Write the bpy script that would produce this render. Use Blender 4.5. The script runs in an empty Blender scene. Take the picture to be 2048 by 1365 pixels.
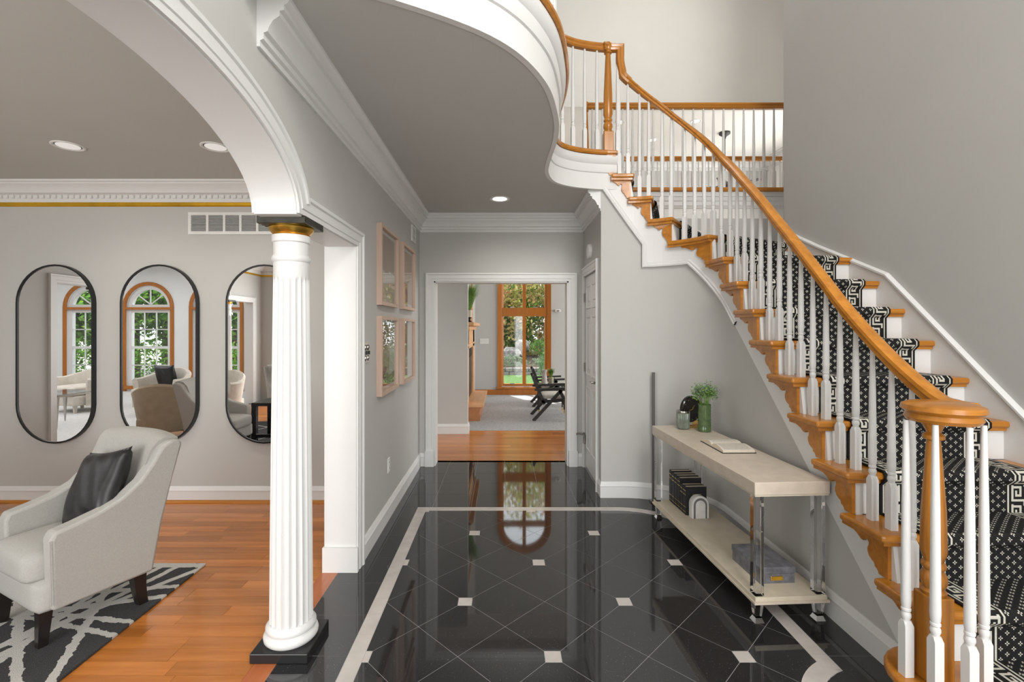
import bpy, bmesh, math, random
from mathutils import Vector, Matrix
random.seed(7)
PI = math.pi
S = bpy.context.scene
COL = S.collection

# ------------------------------------------------------------------ camera
cam_d = bpy.data.cameras.new('camera')
cam_d.sensor_width = 36.0
cam_d.lens = 950.0 / 2048.0 * 36.0
cam_d.shift_x = 18.0 / 2048.0
cam_d.shift_y = -26.5 / 2048.0
cam_d.clip_start = 0.02
cam = bpy.data.objects.new('camera', cam_d)
cam.location = (0, 0, 1.5)
cam.rotation_euler = (PI / 2, 0, 0)
COL.objects.link(cam)
S.camera = cam

# ------------------------------------------------------------------ world, sun, exposure
SKY_STRENGTH = 2.0
w = bpy.data.worlds.new('sky'); S.world = w; w.use_nodes = True
bg = w.node_tree.nodes['Background']
bg.inputs[0].default_value = (0.93, 0.965, 1.0, 1)
bg.inputs[1].default_value = SKY_STRENGTH
sun_d = bpy.data.lights.new('sun', 'SUN'); sun_d.energy = 6.0; sun_d.angle = 0.01; sun_d.color = (1, .95, .87)
sun = bpy.data.objects.new('sun', sun_d); COL.objects.link(sun)
sun.rotation_euler = (math.radians(-26), math.radians(-14), 0)
S.view_settings.view_transform = 'Standard'
S.view_settings.look = 'None'
S.view_settings.gamma = 1.0
S.view_settings.use_curve_mapping = False
S.view_settings.exposure = 0.60
EXTRA = 1.0

def area(name, loc, rot, sx, sy, power, col=(1, 1, 1)):
    d = bpy.data.lights.new(name, 'AREA'); d.shape = 'RECTANGLE'; d.size = sx; d.size_y = sy
    d.energy = power * EXTRA; d.color = col
    o = bpy.data.objects.new(name, d); o.location = loc; o.rotation_euler = rot; COL.objects.link(o)
    return o
# fill lights added at unseen openings and overhead; no fixtures built for them
area('foyer_high_fill', (1.55, -1.52, 4.3), (PI / 2, 0, 0), 2.0, 2.2, 45, (1, .985, .96))  # fill added inside the unseen high opening to brighten the foyer
area('foyer_low_fill', (1.55, -1.55, 1.25), (PI / 2, 0, 0), 1.9, 2.2, 36, (1, .985, .96))  # fill added by the unseen glazing to lift the hall walls
area('living_front_fill', (-2.85, -1.58, 1.4), (PI / 2, 0, 0), 2.8, 2.0, 75, (1, .985, .96))  # fill added out of view to brighten the living room
area('sunroom_overhead_fill', (-8.3, .3, 2.9), (0, 0, 0), 5.0, 5.0, 85, (1, 1, 1))  # overhead fill added below a closed ceiling, no skylight built
area('family_side_fill', (5.85, 8.6, 2.5), (0, PI / 2, 0), 3.6, 2.5, 95, (1, .98, .94))  # fill added at the unseen side opening to brighten the family room
ch_d = bpy.data.lights.new('foyer_point_fill', 'POINT'); ch_d.energy = 102; ch_d.shadow_soft_size = .5; ch_d.color = (1, .965, .92)  # unseen point light added as ambient fill, no chandelier built
ch = bpy.data.objects.new('foyer_point_fill', ch_d); ch.location = (1.3, -.3, 4.4); COL.objects.link(ch)
lc_d = bpy.data.lights.new('landing_point_fill', 'POINT'); lc_d.energy = 24; lc_d.shadow_soft_size = .25; lc_d.color = (1, .965, .92)  # unseen point light added to brighten the high wall, no fixture built
lcl = bpy.data.objects.new('landing_point_fill', lc_d); lcl.location = (2.2, 5.0, 6.1); COL.objects.link(lcl)

# ------------------------------------------------------------------ materials
MATS = {}
class NT:
    def __init__(s, m):
        m.use_nodes = True; s.t = m.node_tree; s.n = s.t.nodes; s.b = s.n['Principled BSDF']
    def new(s, ty, **kw):
        x = s.n.new(ty)
        for k, v in kw.items(): setattr(x, k, v)
        return x
    def link(s, a, b): s.t.links.new(a, b)
    def put(s, inp, v):
        if hasattr(v, 'is_output') or isinstance(v, bpy.types.NodeSocket): s.link(v, inp)
        else: inp.default_value = v
    def m(s, op, a, b=0.0, c=0.0):
        x = s.new('ShaderNodeMath', operation=op)
        s.put(x.inputs[0], a); s.put(x.inputs[1], b); s.put(x.inputs[2], c)
        return x.outputs[0]
    def mix(s, f, a, b):
        x = s.new('ShaderNodeMix', data_type='RGBA')
        s.put(x.inputs[0], f); s.put(x.inputs[6], a); s.put(x.inputs[7], b)
        return x.outputs[2]
    def coord(s, which='Object', scale=(1, 1, 1)):
        c = s.new('ShaderNodeTexCoord'); mp = s.new('ShaderNodeMapping'); mp.inputs['Scale'].default_value = scale
        s.link(c.outputs[which], mp.inputs[0]); return mp.outputs[0]
    def geo(s, scale=(1, 1, 1)):
        c = s.new('ShaderNodeNewGeometry'); mp = s.new('ShaderNodeMapping'); mp.inputs['Scale'].default_value = scale
        s.link(c.outputs['Position'], mp.inputs[0]); return mp.outputs[0]
    def noise(s, vec, scale=5, detail=3, rough=.5):
        x = s.new('ShaderNodeTexNoise'); s.link(vec, x.inputs['Vector'])
        x.inputs['Scale'].default_value = scale; x.inputs['Detail'].default_value = detail; x.inputs['Roughness'].default_value = rough
        return x.outputs['Fac']
    def ramp(s, f, stops):
        r = s.new('ShaderNodeValToRGB'); s.link(f, r.inputs[0])
        e = r.color_ramp.elements
        while len(e) < len(stops): e.new(0.5)
        for i, (p, c) in enumerate(stops):
            e[i].position = p; e[i].color = (c[0], c[1], c[2], 1)
        return r.outputs[0]
    def bump(s, h, strength=.2, dist=.01):
        x = s.new('ShaderNodeBump'); x.inputs['Strength'].default_value = strength; x.inputs['Distance'].default_value = dist
        s.link(h, x.inputs['Height']); s.link(x.outputs[0], s.b.inputs['Normal'])

def c4(c): return (c[0], c[1], c[2], 1)
def hexlin(r, g, b):
    f = lambda v: (v / 255.0 / 12.92) if v / 255.0 <= .04045 else ((v / 255.0 + .055) / 1.055) ** 2.4
    return (f(r), f(g), f(b))
def mk(name, col, rough=.5, metal=0.0, var=.06, scale=6.0, spec=.5, bump=0.0, bscale=200, space='Object', trans=0, ior=1.45, emit=None, estr=0, coat=0):
    m = bpy.data.materials.new(name); t = NT(m)
    v = t.coord(space)
    n = t.noise(v, scale, 4)
    a = tuple(max(0, x * (1 - var)) for x in col); b = tuple(min(1, x * (1 + var)) for x in col)
    t.link(t.ramp(n, [(.3, a), (.7, b)]), t.b.inputs['Base Color'])
    t.b.inputs['Roughness'].default_value = rough; t.b.inputs['Metallic'].default_value = metal
    t.b.inputs['Specular IOR Level'].default_value = spec
    t.b.inputs['IOR'].default_value = ior
    if trans: t.b.inputs['Transmission Weight'].default_value = trans
    if coat: t.b.inputs['Coat Weight'].default_value = coat; t.b.inputs['Coat Roughness'].default_value = .08
    if emit:
        t.b.inputs['Emission Color'].default_value = c4(emit); t.b.inputs['Emission Strength'].default_value = estr
    if bump: t.bump(t.noise(v, bscale, 2), bump, .005)
    MATS[name] = m
    return m

def mk_wood(name, ca, cb, axis='X', rough=.3, fine=40, random_tint=.0, coat=0.0, space='Object'):
    m = bpy.data.materials.new(name); t = NT(m)
    sc = {'X': (1.5, fine, fine), 'Y': (fine, 1.5, fine), 'Z': (fine, fine, 1.5)}[axis]
    v = t.coord(space, sc) if space != 'World' else t.geo(sc)
    if random_tint:
        oi = t.new('ShaderNodeObjectInfo')
        add = t.new('ShaderNodeVectorMath', operation='ADD'); t.link(v, add.inputs[0])
        cx = t.new('ShaderNodeCombineXYZ'); r = t.m('MULTIPLY', oi.outputs['Random'], 37.0)
        for k in range(3): t.link(r, cx.inputs[k])
        t.link(cx.outputs[0], add.inputs[1]); v = add.outputs[0]
    n = t.noise(v, 1.0, 6, .62)
    c = t.ramp(n, [(.28, ca), (.72, cb)])
    if random_tint:
        hs = t.new('ShaderNodeHueSaturation'); t.link(c, hs.inputs['Color'])
        vv = t.m('MULTIPLY_ADD', oi.outputs['Random'], random_tint, 1 - random_tint / 2); t.link(vv, hs.inputs['Value'])
        c = hs.outputs[0]
    t.link(c, t.b.inputs['Base Color'])
    t.b.inputs['Roughness'].default_value = rough
    if coat: t.b.inputs['Coat Weight'].default_value = coat; t.b.inputs['Coat Roughness'].default_value = .1
    t.bump(n, .06, .003)
    MATS[name] = m
    return m

M_wall = mk('wall_paint', (.50, .495, .475), .7, var=.015, scale=2, bump=.03, bscale=300)
M_ceil = mk('ceiling_paint', (.53, .527, .50), .8, var=.015, scale=2)
M_cream = mk('cream_paint', (.80, .79, .76), .75, var=.015, scale=2)
M_white = mk('white_trim', (.71, .71, .70), .38, var=.012, scale=3)
M_whitewall = mk('white_wall_paint', (.78, .78, .77), .7, var=.01)
M_oak = mk_wood('honey_oak', (.34, .118, .008), (.58, .235, .026), 'Y', .28, 26, space='World', coat=.25)
M_oakx = mk_wood('honey_oak_across', (.34, .118, .008), (.56, .225, .025), 'X', .28, 26, space='World', coat=.25)
M_oakz = mk_wood('honey_oak_upright', (.34, .118, .008), (.56, .225, .025), 'Z', .28, 26, space='World', coat=.25)
M_plank = mk_wood('cherry_floor', (.37, .118, .018), (.57, .205, .045), 'X', .2, 22, .45, coat=.2)
M_plank2 = mk_wood('cherry_floor_border', (.40, .11, .035), (.52, .17, .06), 'Y', .2, 22, .2, coat=.2)
M_cherry = mk_wood('window_cherry', (.34, .105, .010), (.47, .165, .018), 'Z', .35, 30, space='World')
M_maple = mk_wood('hearth_maple', (.62, .32, .13), (.75, .42, .20), 'Y', .4, 18, space='World')
M_hearthd = mk_wood('hearth_front', (.40, .15, .05), (.52, .21, .08), 'Y', .4, 18, space='World')
M_black = mk('black_lacquer', (.012, .012, .013), .25)
M_blackleg = mk('espresso_leg', (.014, .011, .01), .3)
M_blackmetal = mk('black_metal', (.012, .012, .013), .35)
M_dkwood = mk('charcoal_wood', (.035, .033, .032), .45)
M_gold = mk('gold_leaf', (.80, .47, .08), .32, 1.0, var=.15)
M_goldpaint = mk('gold_strip', (.72, .42, .03), .35, .7, var=.15, scale=8)
M_brass = mk('brass', (.80, .56, .20), .25, 1.0)
M_bronze = mk('dark_bronze', (.030, .028, .020), .3, .3, var=.5, scale=18)
M_chrome = mk('chrome', (.75, .75, .74), .12, 1.0)
M_nickel = mk('nickel', (.45, .43, .40), .25, 1.0)
M_mirror = mk('mirror_silver', (.93, .93, .93), .0, 1.0, var=0)
M_linen = mk('linen', (.37, .36, .335), .9, var=.05, scale=120, bump=.2, bscale=400)
M_velvet = mk('cream_velvet', (.62, .57, .50), .8, var=.08, scale=12)
M_tan = mk('tan_velvet', (.42, .33, .23), .75, var=.08, scale=10)
M_pillow = mk('black_silk', (.012, .012, .014), .38, var=.2, scale=30)
M_console = mk('limed_oak', (.60, .52, .43), .35, var=.07, scale=14)
M_shelf = mk('limed_oak_shelf', (.62, .55, .43), .35, var=.07, scale=14)
M_carpet = mk('grey_carpet', (.40, .40, .405), .95, var=.18, scale=26, bump=.3, bscale=150)
M_carpetw = mk('pale_carpet', (.62, .61, .60), .95, var=.1, scale=20)
M_paper = mk('page_paper', (.70, .62, .50), .8, var=.1, scale=160)
M_print = mk('printed_page', (.62, .58, .52), .8, var=.22, scale=220)
M_cover = mk('black_cloth_cover', (.012, .013, .016), .5)
M_box = mk('grey_leather_box', (.16, .16, .18), .5, var=.35, scale=22)
M_stone = mk('white_marble', (.70, .69, .67), .3, var=.12, scale=14)
M_greystone = mk('grey_marble', (.15, .15, .15), .3, var=.2, scale=20)
M_greenv = mk('green_vase_glass', (.075, .125, .045), .2, var=.3, scale=30, coat=.5)
M_greenj = mk('green_jar_glass', (.17, .20, .16), .12, var=.3, scale=20, coat=.5)
M_leaf = mk('leaf_green', (.15, .29, .05), .6, var=.4, scale=60)
M_leaf2 = mk('leaf_sage', (.16, .21, .17), .6, var=.4, scale=60)
M_pot = mk('sand_pot', (.50, .46, .34), .6, var=.1)
M_potc = mk('cream_pot', (.66, .60, .47), .6, var=.1)
M_vasew = mk('white_ceramic', (.70, .67, .64), .5, var=.08)
M_plate = mk('white_plastic', (.75, .75, .73), .4)
M_dark = mk('dark_gap', (.01, .01, .01), .8)
M_seatw = mk('ivory_cushion', (.66, .63, .58), .85, var=.06, scale=30)
M_fire = mk('firebox_black', (.012, .012, .012), .4)
M_ground = mk('garden_path', (.30, .29, .26), .9, var=.2, scale=3)
M_grass = mk('lawn', (.05, .12, .022), .9, var=.4, scale=8, space='Object')
M_rock = mk('garden_rock', (.20, .19, .18), .85, var=.4, scale=7)
M_brick = mk('brick_red', (.30, .17, .12), .85, var=.3, scale=20)
M_bark = mk('bark', (.07, .05, .035), .9, var=.4, scale=10)
M_frame = mk_wood('pale_pink_wood', (.50, .35, .27), (.62, .46, .37), 'Z', .45, 30, space='World')
M_matbd = mk('mat_board', (.66, .62, .58), .7)
M_clock = mk('clock_black_marble', (.014, .013, .012), .15, var=.6, scale=18)

def mk_granite():
    m = bpy.data.materials.new('black_granite'); t = NT(m); v = t.geo((1, 1, 1))
    n = t.noise(v, 160, 2)
    base = t.ramp(n, [(.35, (.012, .012, .013)), (.65, (.026, .026, .028)), (.80, (.07, .07, .07))])
    vo = t.new('ShaderNodeTexVoronoi'); t.link(v, vo.inputs['Vector']); vo.inputs['Scale'].default_value = 55
    sp = t.m('LESS_THAN', vo.outputs['Distance'], .06)
    t.link(t.mix(t.m('MULTIPLY', sp, .5), base, c4((.5, .5, .5))), t.b.inputs['Base Color'])
    t.b.inputs['Roughness'].default_value = .04
    t.b.inputs['Specular IOR Level'].default_value = .85
    MATS['black_granite'] = m; return m
M_granite = mk_granite()
M_marble = mk('pale_tile', (.52, .48, .45), .15, var=.08, scale=12)
M_grout = mk('grout', (.36, .36, .36), .6)

def mk_acrylic(name, col=(1, 1, 1), rough=0.0, ior=1.45):
    m = bpy.data.materials.new(name); t = NT(m)
    t.b.inputs['Base Color'].default_value = c4(col); t.b.inputs['Roughness'].default_value = rough
    t.b.inputs['Transmission Weight'].default_value = 1.0; t.b.inputs['IOR'].default_value = ior
    return m
M_acrylic = mk_acrylic('acrylic', (.97, .97, .97), .0, 1.42)
def mk_pane(name, tint=(1, 1, 1), refl=.06):
    m = bpy.data.materials.new(name); m.use_nodes = True; nt = m.node_tree
    for x in list(nt.nodes): nt.nodes.remove(x)
    out = nt.nodes.new('ShaderNodeOutputMaterial'); mx = nt.nodes.new('ShaderNodeMixShader')
    tr = nt.nodes.new('ShaderNodeBsdfTransparent'); tr.inputs[0].default_value = c4(tint)
    gl = nt.nodes.new('ShaderNodeBsdfGlossy'); gl.inputs['Roughness'].default_value = .0
    lw = nt.nodes.new('ShaderNodeLayerWeight'); lw.inputs[0].default_value = .5
    pw = nt.nodes.new('ShaderNodeMath'); pw.operation = 'POWER'; nt.links.new(lw.outputs['Facing'], pw.inputs[0]); pw.inputs[1].default_value = 5
    fr = nt.nodes.new('ShaderNodeMath'); fr.operation = 'MULTIPLY_ADD'; nt.links.new(pw.outputs[0], fr.inputs[0]); fr.inputs[1].default_value = .8; fr.inputs[2].default_value = .04
    nt.links.new(fr.outputs[0], mx.inputs[0]); nt.links.new(tr.outputs[0], mx.inputs[1]); nt.links.new(gl.outputs[0], mx.inputs[2])
    nt.links.new(mx.outputs[0], out.inputs[0]); return m
M_pane = mk_pane('window_glass', (.96, .97, .97))
M_picglass = mk_pane('picture_glass', (.97, .97, .97))
def mk_emit(name, col, s):
    m = bpy.data.materials.new(name); t = NT(m)
    t.b.inputs['Base Color'].default_value = c4(col); t.b.inputs['Emission Color'].default_value = c4(col); t.b.inputs['Emission Strength'].default_value = s
    return m
M_lamp = mk_emit('lamp_lens', (1, .95, .86), 2.0)
M_lampdim = mk_emit('lamp_lens_dim', (.9, .9, .88), .25)

def mk_leafmix(name, cols, scale=1.2):
    m = bpy.data.materials.new(name); t = NT(m); v = t.geo()
    n = t.noise(v, scale, 4, .7)
    k = len(cols)
    t.link(t.ramp(n, [(.25 + .5 * i / (k - 1), c) for i, c in enumerate(cols)]), t.b.inputs['Base Color'])
    t.b.inputs['Roughness'].default_value = .7
    col = t.b.inputs['Base Color'].links[0].from_socket
    tl = t.new('ShaderNodeBsdfTranslucent'); t.link(col, tl.inputs[0]); mx = t.new('ShaderNodeMixShader'); mx.inputs[0].default_value = .6
    t.link(t.b.outputs[0], mx.inputs[1]); t.link(tl.outputs[0], mx.inputs[2]); t.link(mx.outputs[0], t.n['Material Output'].inputs[0])
    return m
M_foliage = mk_leafmix('tree_leaves', [(.02, .07, .01), (.10, .24, .03), (.30, .44, .08)], 2.5)
M_foliage2 = mk_leafmix('autumn_leaves', [(.06, .12, .02), (.38, .40, .06), (.52, .48, .18), (.45, .16, .13), (.26, .34, .07)], 2.2)
M_shrub = mk_leafmix('shrub_leaves', [(.03, .08, .02), (.08, .18, .06), (.22, .30, .17)], 9)
M_shrubp = mk_leafmix('pale_shrub_leaves', [(.10, .18, .09), (.25, .34, .22), (.42, .48, .38)], 9)

# stair runner: greek key border, scattered four-petal crosses
def mk_runner(width):
    m = bpy.data.materials.new('runner_weave'); t = NT(m)
    uv = t.new('ShaderNodeUVMap'); sep = t.new('ShaderNodeSeparateXYZ'); t.link(uv.outputs[0], sep.inputs[0])
    u, v = sep.outputs[0], sep.outputs[1]
    d = t.m('MINIMUM', u, t.m('SUBTRACT', width, u))
    inb = t.m('LESS_THAN', d, .118)
    def petals(ox, oy, cx=.0505, cy=.0415):
        fx = t.m('SUBTRACT', t.m('FRACT', t.m('ADD', t.m('DIVIDE', u, cx), ox)), .5)
        fy = t.m('SUBTRACT', t.m('FRACT', t.m('ADD', t.m('DIVIDE', v, cy), oy)), .5)
        ax = t.m('ABSOLUTE', fx); ay = t.m('ABSOLUTE', fy)
        p = t.m('MULTIPLY', t.m('COMPARE', fx, 0, .042), t.m('COMPARE', ay, .135, .075))
        q = t.m('MULTIPLY', t.m('COMPARE', fy, 0, .05), t.m('COMPARE', ax, .11, .06))
        return t.m('MAXIMUM', p, q)
    field = t.m('MAXIMUM', petals(0, 0), petals(.5, .5))
    field = t.m('MULTIPLY', field, t.m('SUBTRACT', 1, inb))
    # border
    un = .0092
    x = t.m('MULTIPLY', t.m('FRACT', t.m('DIVIDE', v, un * 10.0)), 10.0)
    y = t.m('DIVIDE', t.m('SUBTRACT', d, .030), un)
    bars = [(4.0, 4.5, 6.3, .55), (0.55, .6, 3.2, 3.6), (7.4, .6, 4.4, 2.4), (5.2, 2.7, 2.2, .55), (3.1, .6, 3.3, 1.6), (4.2, 1.5, 4.4, .5), (9.0, 1.2, .15, .55)]
    key = None
    for cx, hx, cy, hy in bars:
        bset = t.m('MULTIPLY', t.m('COMPARE', x, cx, hx), t.m('COMPARE', y, cy, hy))
        key = bset if key is None else t.m('MAXIMUM', key, bset)
    lines = t.m('MAXIMUM', t.m('COMPARE', d, .016, .0035), t.m('COMPARE', d, .108, .004))
    bord = t.m('MULTIPLY', t.m('MAXIMUM', key, lines), inb)
    wv = t.noise(t.coord('Object'), 420, 2)
    f = t.m('MAXIMUM', field, bord)
    dark = t.ramp(wv, [(.3, (.009, .009, .009)), (.7, (.026, .026, .026))])
    light = t.ramp(wv, [(.3, (.46, .44, .38)), (.7, (.66, .64, .56))])
    t.link(t.mix(f, dark, light), t.b.inputs['Base Color'])
    t.b.inputs['Roughness'].default_value = .95; t.b.inputs['Specular IOR Level'].default_value = .1
    t.bump(wv, .25, .004)
    return m

def mk_rug():
    m = bpy.data.materials.new('rug_weave'); t = NT(m)
    g = t.geo(); sep = t.new('ShaderNodeSeparateXYZ'); t.link(g, sep.inputs[0])
    wob = t.m('MULTIPLY_ADD', t.noise(g, 28, 3), .03, -.015)
    x = t.m('ADD', sep.outputs[0], wob); y = t.m('ADD', sep.outputs[1], wob)
    f = None
    lines = [((-1.9, 2.97), (-4, 2.97), .028), ((-1.9, 2.62), (-2.9, 2.35), .022), ((-1.9, 2.88), (-2.35, 2.2), .02),
             ((-2.02, 2.97), (-2.12, 2.66), .02), ((-2.12, 2.97), (-2.22, 2.64), .02), ((-1.95, 2.72), (-2.6, 2.62), .018),
             ((-2.2, 2.6), (-2.0, 2.2), .02), ((-2.3, 2.75), (-2.25, 2.2), .02), ((-1.88, 2.4), (-2.7, 2.52), .018),
             ((-1.9, 2.3), (-2.5, 2.45), .016), ((-2.4, 2.97), (-2.7, 2.3), .02), ((-2.45, 2.4), (-2.15, 2.1), .02)]
    def seg(A, B, h, T=None):
        dx, dy = B[0] - A[0], B[1] - A[1]; L = math.hypot(dx, dy); nx, ny = -dy / L, dx / L
        dd = t.m('ADD', t.m('MULTIPLY', x, nx), t.m('MULTIPLY', y, ny))
        return t.m('COMPARE', dd, A[0] * nx + A[1] * ny, h)
    for A, B, h in lines:
        s = seg(A, B, h); f = s if f is None else t.m('MAXIMUM', f, s)
    # repeat diagonal lattice further off
    for ang, p, h in ((25, .55, .05), (115, .8, .04)):
        nx, ny = math.cos(math.radians(ang)), math.sin(math.radians(ang))
        dd = t.m('FRACT', t.m('DIVIDE', t.m('ADD', t.m('MULTIPLY', x, nx), t.m('MULTIPLY', y, ny)), p))
        f = t.m('MAXIMUM', f, t.m('MULTIPLY', t.m('LESS_THAN', dd, h), t.m('LESS_THAN', sep.outputs[0], -2.5)))
    wv = t.noise(g, 300, 2)
    dark = t.ramp(wv, [(.3, (.014, .014, .015)), (.7, (.06, .06, .062))])
    light = t.ramp(wv, [(.3, (.42, .41, .38)), (.7, (.60, .58, .54))])
    t.link(t.mix(f, dark, light), t.b.inputs['Base Color'])
    t.b.inputs['Roughness'].default_value = .95
    t.bump(wv, .5, .01)
    return m

# ------------------------------------------------------------------ builders
def tag(o, label=None, cat=None, group=None, kind=None):
    if label: o['label'] = label
    if cat: o['category'] = cat
    if group: o['group'] = group
    if kind: o['kind'] = kind
    return o
def empty(name, loc=(0, 0, 0), rz=0.0, label=None, cat=None, group=None, kind=None):
    o = bpy.data.objects.new(name, None); o.location = loc; o.rotation_euler = (0, 0, rz); COL.objects.link(o)
    o.empty_display_size = .1
    return tag(o, label, cat, group, kind)
def link(name, me, mat, parent=None, smooth=False, loc=None, rot=None):
    if mat is not None and len(me.materials) == 0: me.materials.append(mat)
    if smooth:
        me.polygons.foreach_set('use_smooth', [True] * len(me.polygons))
    o = bpy.data.objects.new(name, me); COL.objects.link(o)
    if parent is not None: o.parent = parent
    if loc is not None: o.location = loc
    if rot is not None: o.rotation_euler = rot
    return o
def mesh(name, vs, fs, mat, parent=None, smooth=False, loc=None, rot=None, fix=True):
    me = bpy.data.meshes.new(name); me.from_pydata([tuple(v) for v in vs], [], fs)
    if fix:
        bm = bmesh.new(); bm.from_mesh(me); bmesh.ops.recalc_face_normals(bm, faces=bm.faces); bm.to_mesh(me); bm.free()
    me.update()
    return link(name, me, mat, parent, smooth, loc, rot)
def boxvf(lo, hi, base=0):
    x0, y0, z0 = lo; x1, y1, z1 = hi
    v = [(x0, y0, z0), (x1, y0, z0), (x1, y1, z0), (x0, y1, z0), (x0, y0, z1), (x1, y0, z1), (x1, y1, z1), (x0, y1, z1)]
    f = [(0, 3, 2, 1), (4, 5, 6, 7), (0, 1, 5, 4), (1, 2, 6, 5), (2, 3, 7, 6), (3, 0, 4, 7)]
    return v, [tuple(i + base for i in q) for q in f]
def box(name, lo, hi, mat, parent=None, bevel=0, seg=2, loc=None, rot=None):
    v, f = boxvf(lo, hi); o = mesh(name, v, f, mat, parent, loc=loc, rot=rot)
    if bevel: bev(o, bevel, seg)
    return o
def bev(o, w_, seg=2):
    m = o.modifiers.new('bevel', 'BEVEL'); m.width = w_; m.segments = seg; m.limit_method = 'ANGLE'; m.angle_limit = .6
    return o
def boxes(name, L, mat, parent=None):
    V, F = [], []
    for lo, hi in L:
        v, f = boxvf(lo, hi, len(V)); V += v; F += f
    return mesh(name, V, F, mat, parent)
def prismvf(poly, fn, a, b):
    """poly: 2-D outline; fn(p,q,h)->xyz; extruded from h=a to h=b"""
    n = len(poly)
    V = [fn(p, q, a) for p, q in poly] + [fn(p, q, b) for p, q in poly]
    F = [tuple(range(n))[::-1], tuple(range(n, 2 * n))] + [(i, (i + 1) % n, n + (i + 1) % n, n + i) for i in range(n)]
    return V, F
def prism(name, poly, fn, a, b, mat, parent=None, smooth=False, bevel=0, seg=2, **kw):
    V, F = prismvf(poly, fn, a, b); o = mesh(name, V, F, mat, parent, smooth, **kw)
    if bevel: bev(o, bevel, seg)
    return o
XY = lambda p, q, h: (p, q, h)
YZ = lambda p, q, h: (h, p, q)
XZ = lambda p, q, h: (p, h, q)
def lathevf(prof, n=16, c=(0, 0, 0), rf=None, cap=True):
    V, F = [], []
    for r, z in prof:
        for k in range(n):
            a = 2 * PI * k / n
            rr = r if rf is None else rf(r, z, a)
            V.append((c[0] + rr * math.cos(a), c[1] + rr * math.sin(a), c[2] + z))
    m = len(prof)
    for i in range(m - 1):
        for k in range(n):
            F.append((i * n + k, i * n + (k + 1) % n, (i + 1) * n + (k + 1) % n, (i + 1) * n + k))
    if cap:
        F.append(tuple(range(n))[::-1]); F.append(tuple(range((m - 1) * n, m * n)))
    return V, F
def lathe(name, prof, mat, parent=None, n=16, c=(0, 0, 0), rf=None, smooth=True, loc=None, rot=None):
    V, F = lathevf(prof, n, c, rf); o = mesh(name, V, F, mat, parent, False, loc, rot)
    if smooth: autosmooth(o)
    return o
def autosmooth(o, ang=.7):
    me = o.data
    bm = bmesh.new(); bm.from_mesh(me)
    for f in bm.faces: f.smooth = True
    for e in bm.edges:
        if len(e.link_faces) == 2 and e.calc_face_angle(0) > ang: e.smooth = False
    bm.to_mesh(me); bm.free()
    return o
def sweepvf(path, prof, b, closed=False):
    """path of 3-D points; profile (p,q): p along side normal b x t, q along b"""
    b = Vector(b).normalized(); P = [Vector(p) for p in path]; n = len(P); V, F = [], []
    k = len(prof)
    def T(i, j): 
        d = P[j] - P[i]; d = d - b * d.dot(b)
        return d.normalized() if d.length > 1e-9 else Vector((0, 0, 0))
    for i in range(n):
        if closed: t0, t1 = T((i - 1) % n, i), T(i, (i + 1) % n)
        else:
            t1 = T(i, i + 1) if i < n - 1 else T(i - 1, i); t0 = T(i - 1, i) if i > 0 else t1
        n0, n1 = b.cross(t0), b.cross(t1)
        nn = n0 + n1
        nn = nn.normalized() if nn.length > 1e-6 else n1
        s = 1 / max(.3, nn.dot(n1))
        for p, q in prof: V.append(P[i] + nn * (p * s) + b * q)
    m = n if closed else n - 1
    for i in range(m):
        j = (i + 1) % n
        for a in range(k):
            c = (a + 1) % k
            F.append((i * k + a, i * k + c, j * k + c, j * k + a))
    if not closed:
        F.append(tuple(range(k))[::-1]); F.append(tuple(range((n - 1) * k, n * k)))
    return V, F
def sweep(name, path, prof, b, mat, parent=None, closed=False, smooth=True, ang=.5):
    V, F = sweepvf(path, prof, b, closed); o = mesh(name, V, F, mat, parent)
    if smooth: autosmooth(o, ang)
    return o
def tubevf(path, r, n=8, base=0):
    P = [Vector(p) for p in path]; V, F = [], []
    rr = r if isinstance(r, (list, tuple)) else [r] * len(P)
    up = None
    for i, p in enumerate(P):
        t = (P[min(i + 1, len(P) - 1)] - P[max(i - 1, 0)]).normalized()
        if up is None:
            up = Vector((0, 0, 1)) if abs(t.z) < .9 else Vector((1, 0, 0))
        x = t.cross(up).normalized(); y = x.cross(t).normalized(); up = y
        for k in range(n):
            a = 2 * PI * k / n; V.append(p + x * (rr[i] * math.cos(a)) + y * (rr[i] * math.sin(a)))
    for i in range(len(P) - 1):
        for k in range(n):
            F.append((base + i * n + k, base + i * n + (k + 1) % n, base + (i + 1) * n + (k + 1) % n, base + (i + 1) * n + k))
    F.append(tuple(base + k for k in range(n))[::-1]); F.append(tuple(base + (len(P) - 1) * n + k for k in range(n)))
    return V, F
def tube(name, path, r, mat, parent=None, n=8, smooth=True, **kw):
    V, F = tubevf(path, r, n); o = mesh(name, V, F, mat, parent, **kw)
    if smooth: autosmooth(o)
    return o
def barvf(a, b, w_, d, up=(0, 0, 1), base=0, w2=None, d2=None):
    a, b = Vector(a), Vector(b); t = (b - a).normalized(); up = Vector(up)
    x = t.cross(up).normalized(); y = x.cross(t).normalized(); V = []
    for p, ww, dd in ((a, w_, d), (b, w2 or w_, d2 or d)):
        for sx, sy in ((-1, -1), (1, -1), (1, 1), (-1, 1)): V.append(p + x * (sx * ww / 2) + y * (sy * dd / 2))
    F = [(0, 3, 2, 1), (4, 5, 6, 7), (0, 1, 5, 4), (1, 2, 6, 5), (2, 3, 7, 6), (3, 0, 4, 7)]
    return V, [tuple(i + base for i in q) for q in F]
def bar(name, a, b, w_, d, mat, parent=None, up=(0, 0, 1), w2=None, d2=None, bevel=0):
    V, F = barvf(a, b, w_, d, up, 0, w2, d2); o = mesh(name, V, F, mat, parent)
    if bevel: bev(o, bevel)
    return o
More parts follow.
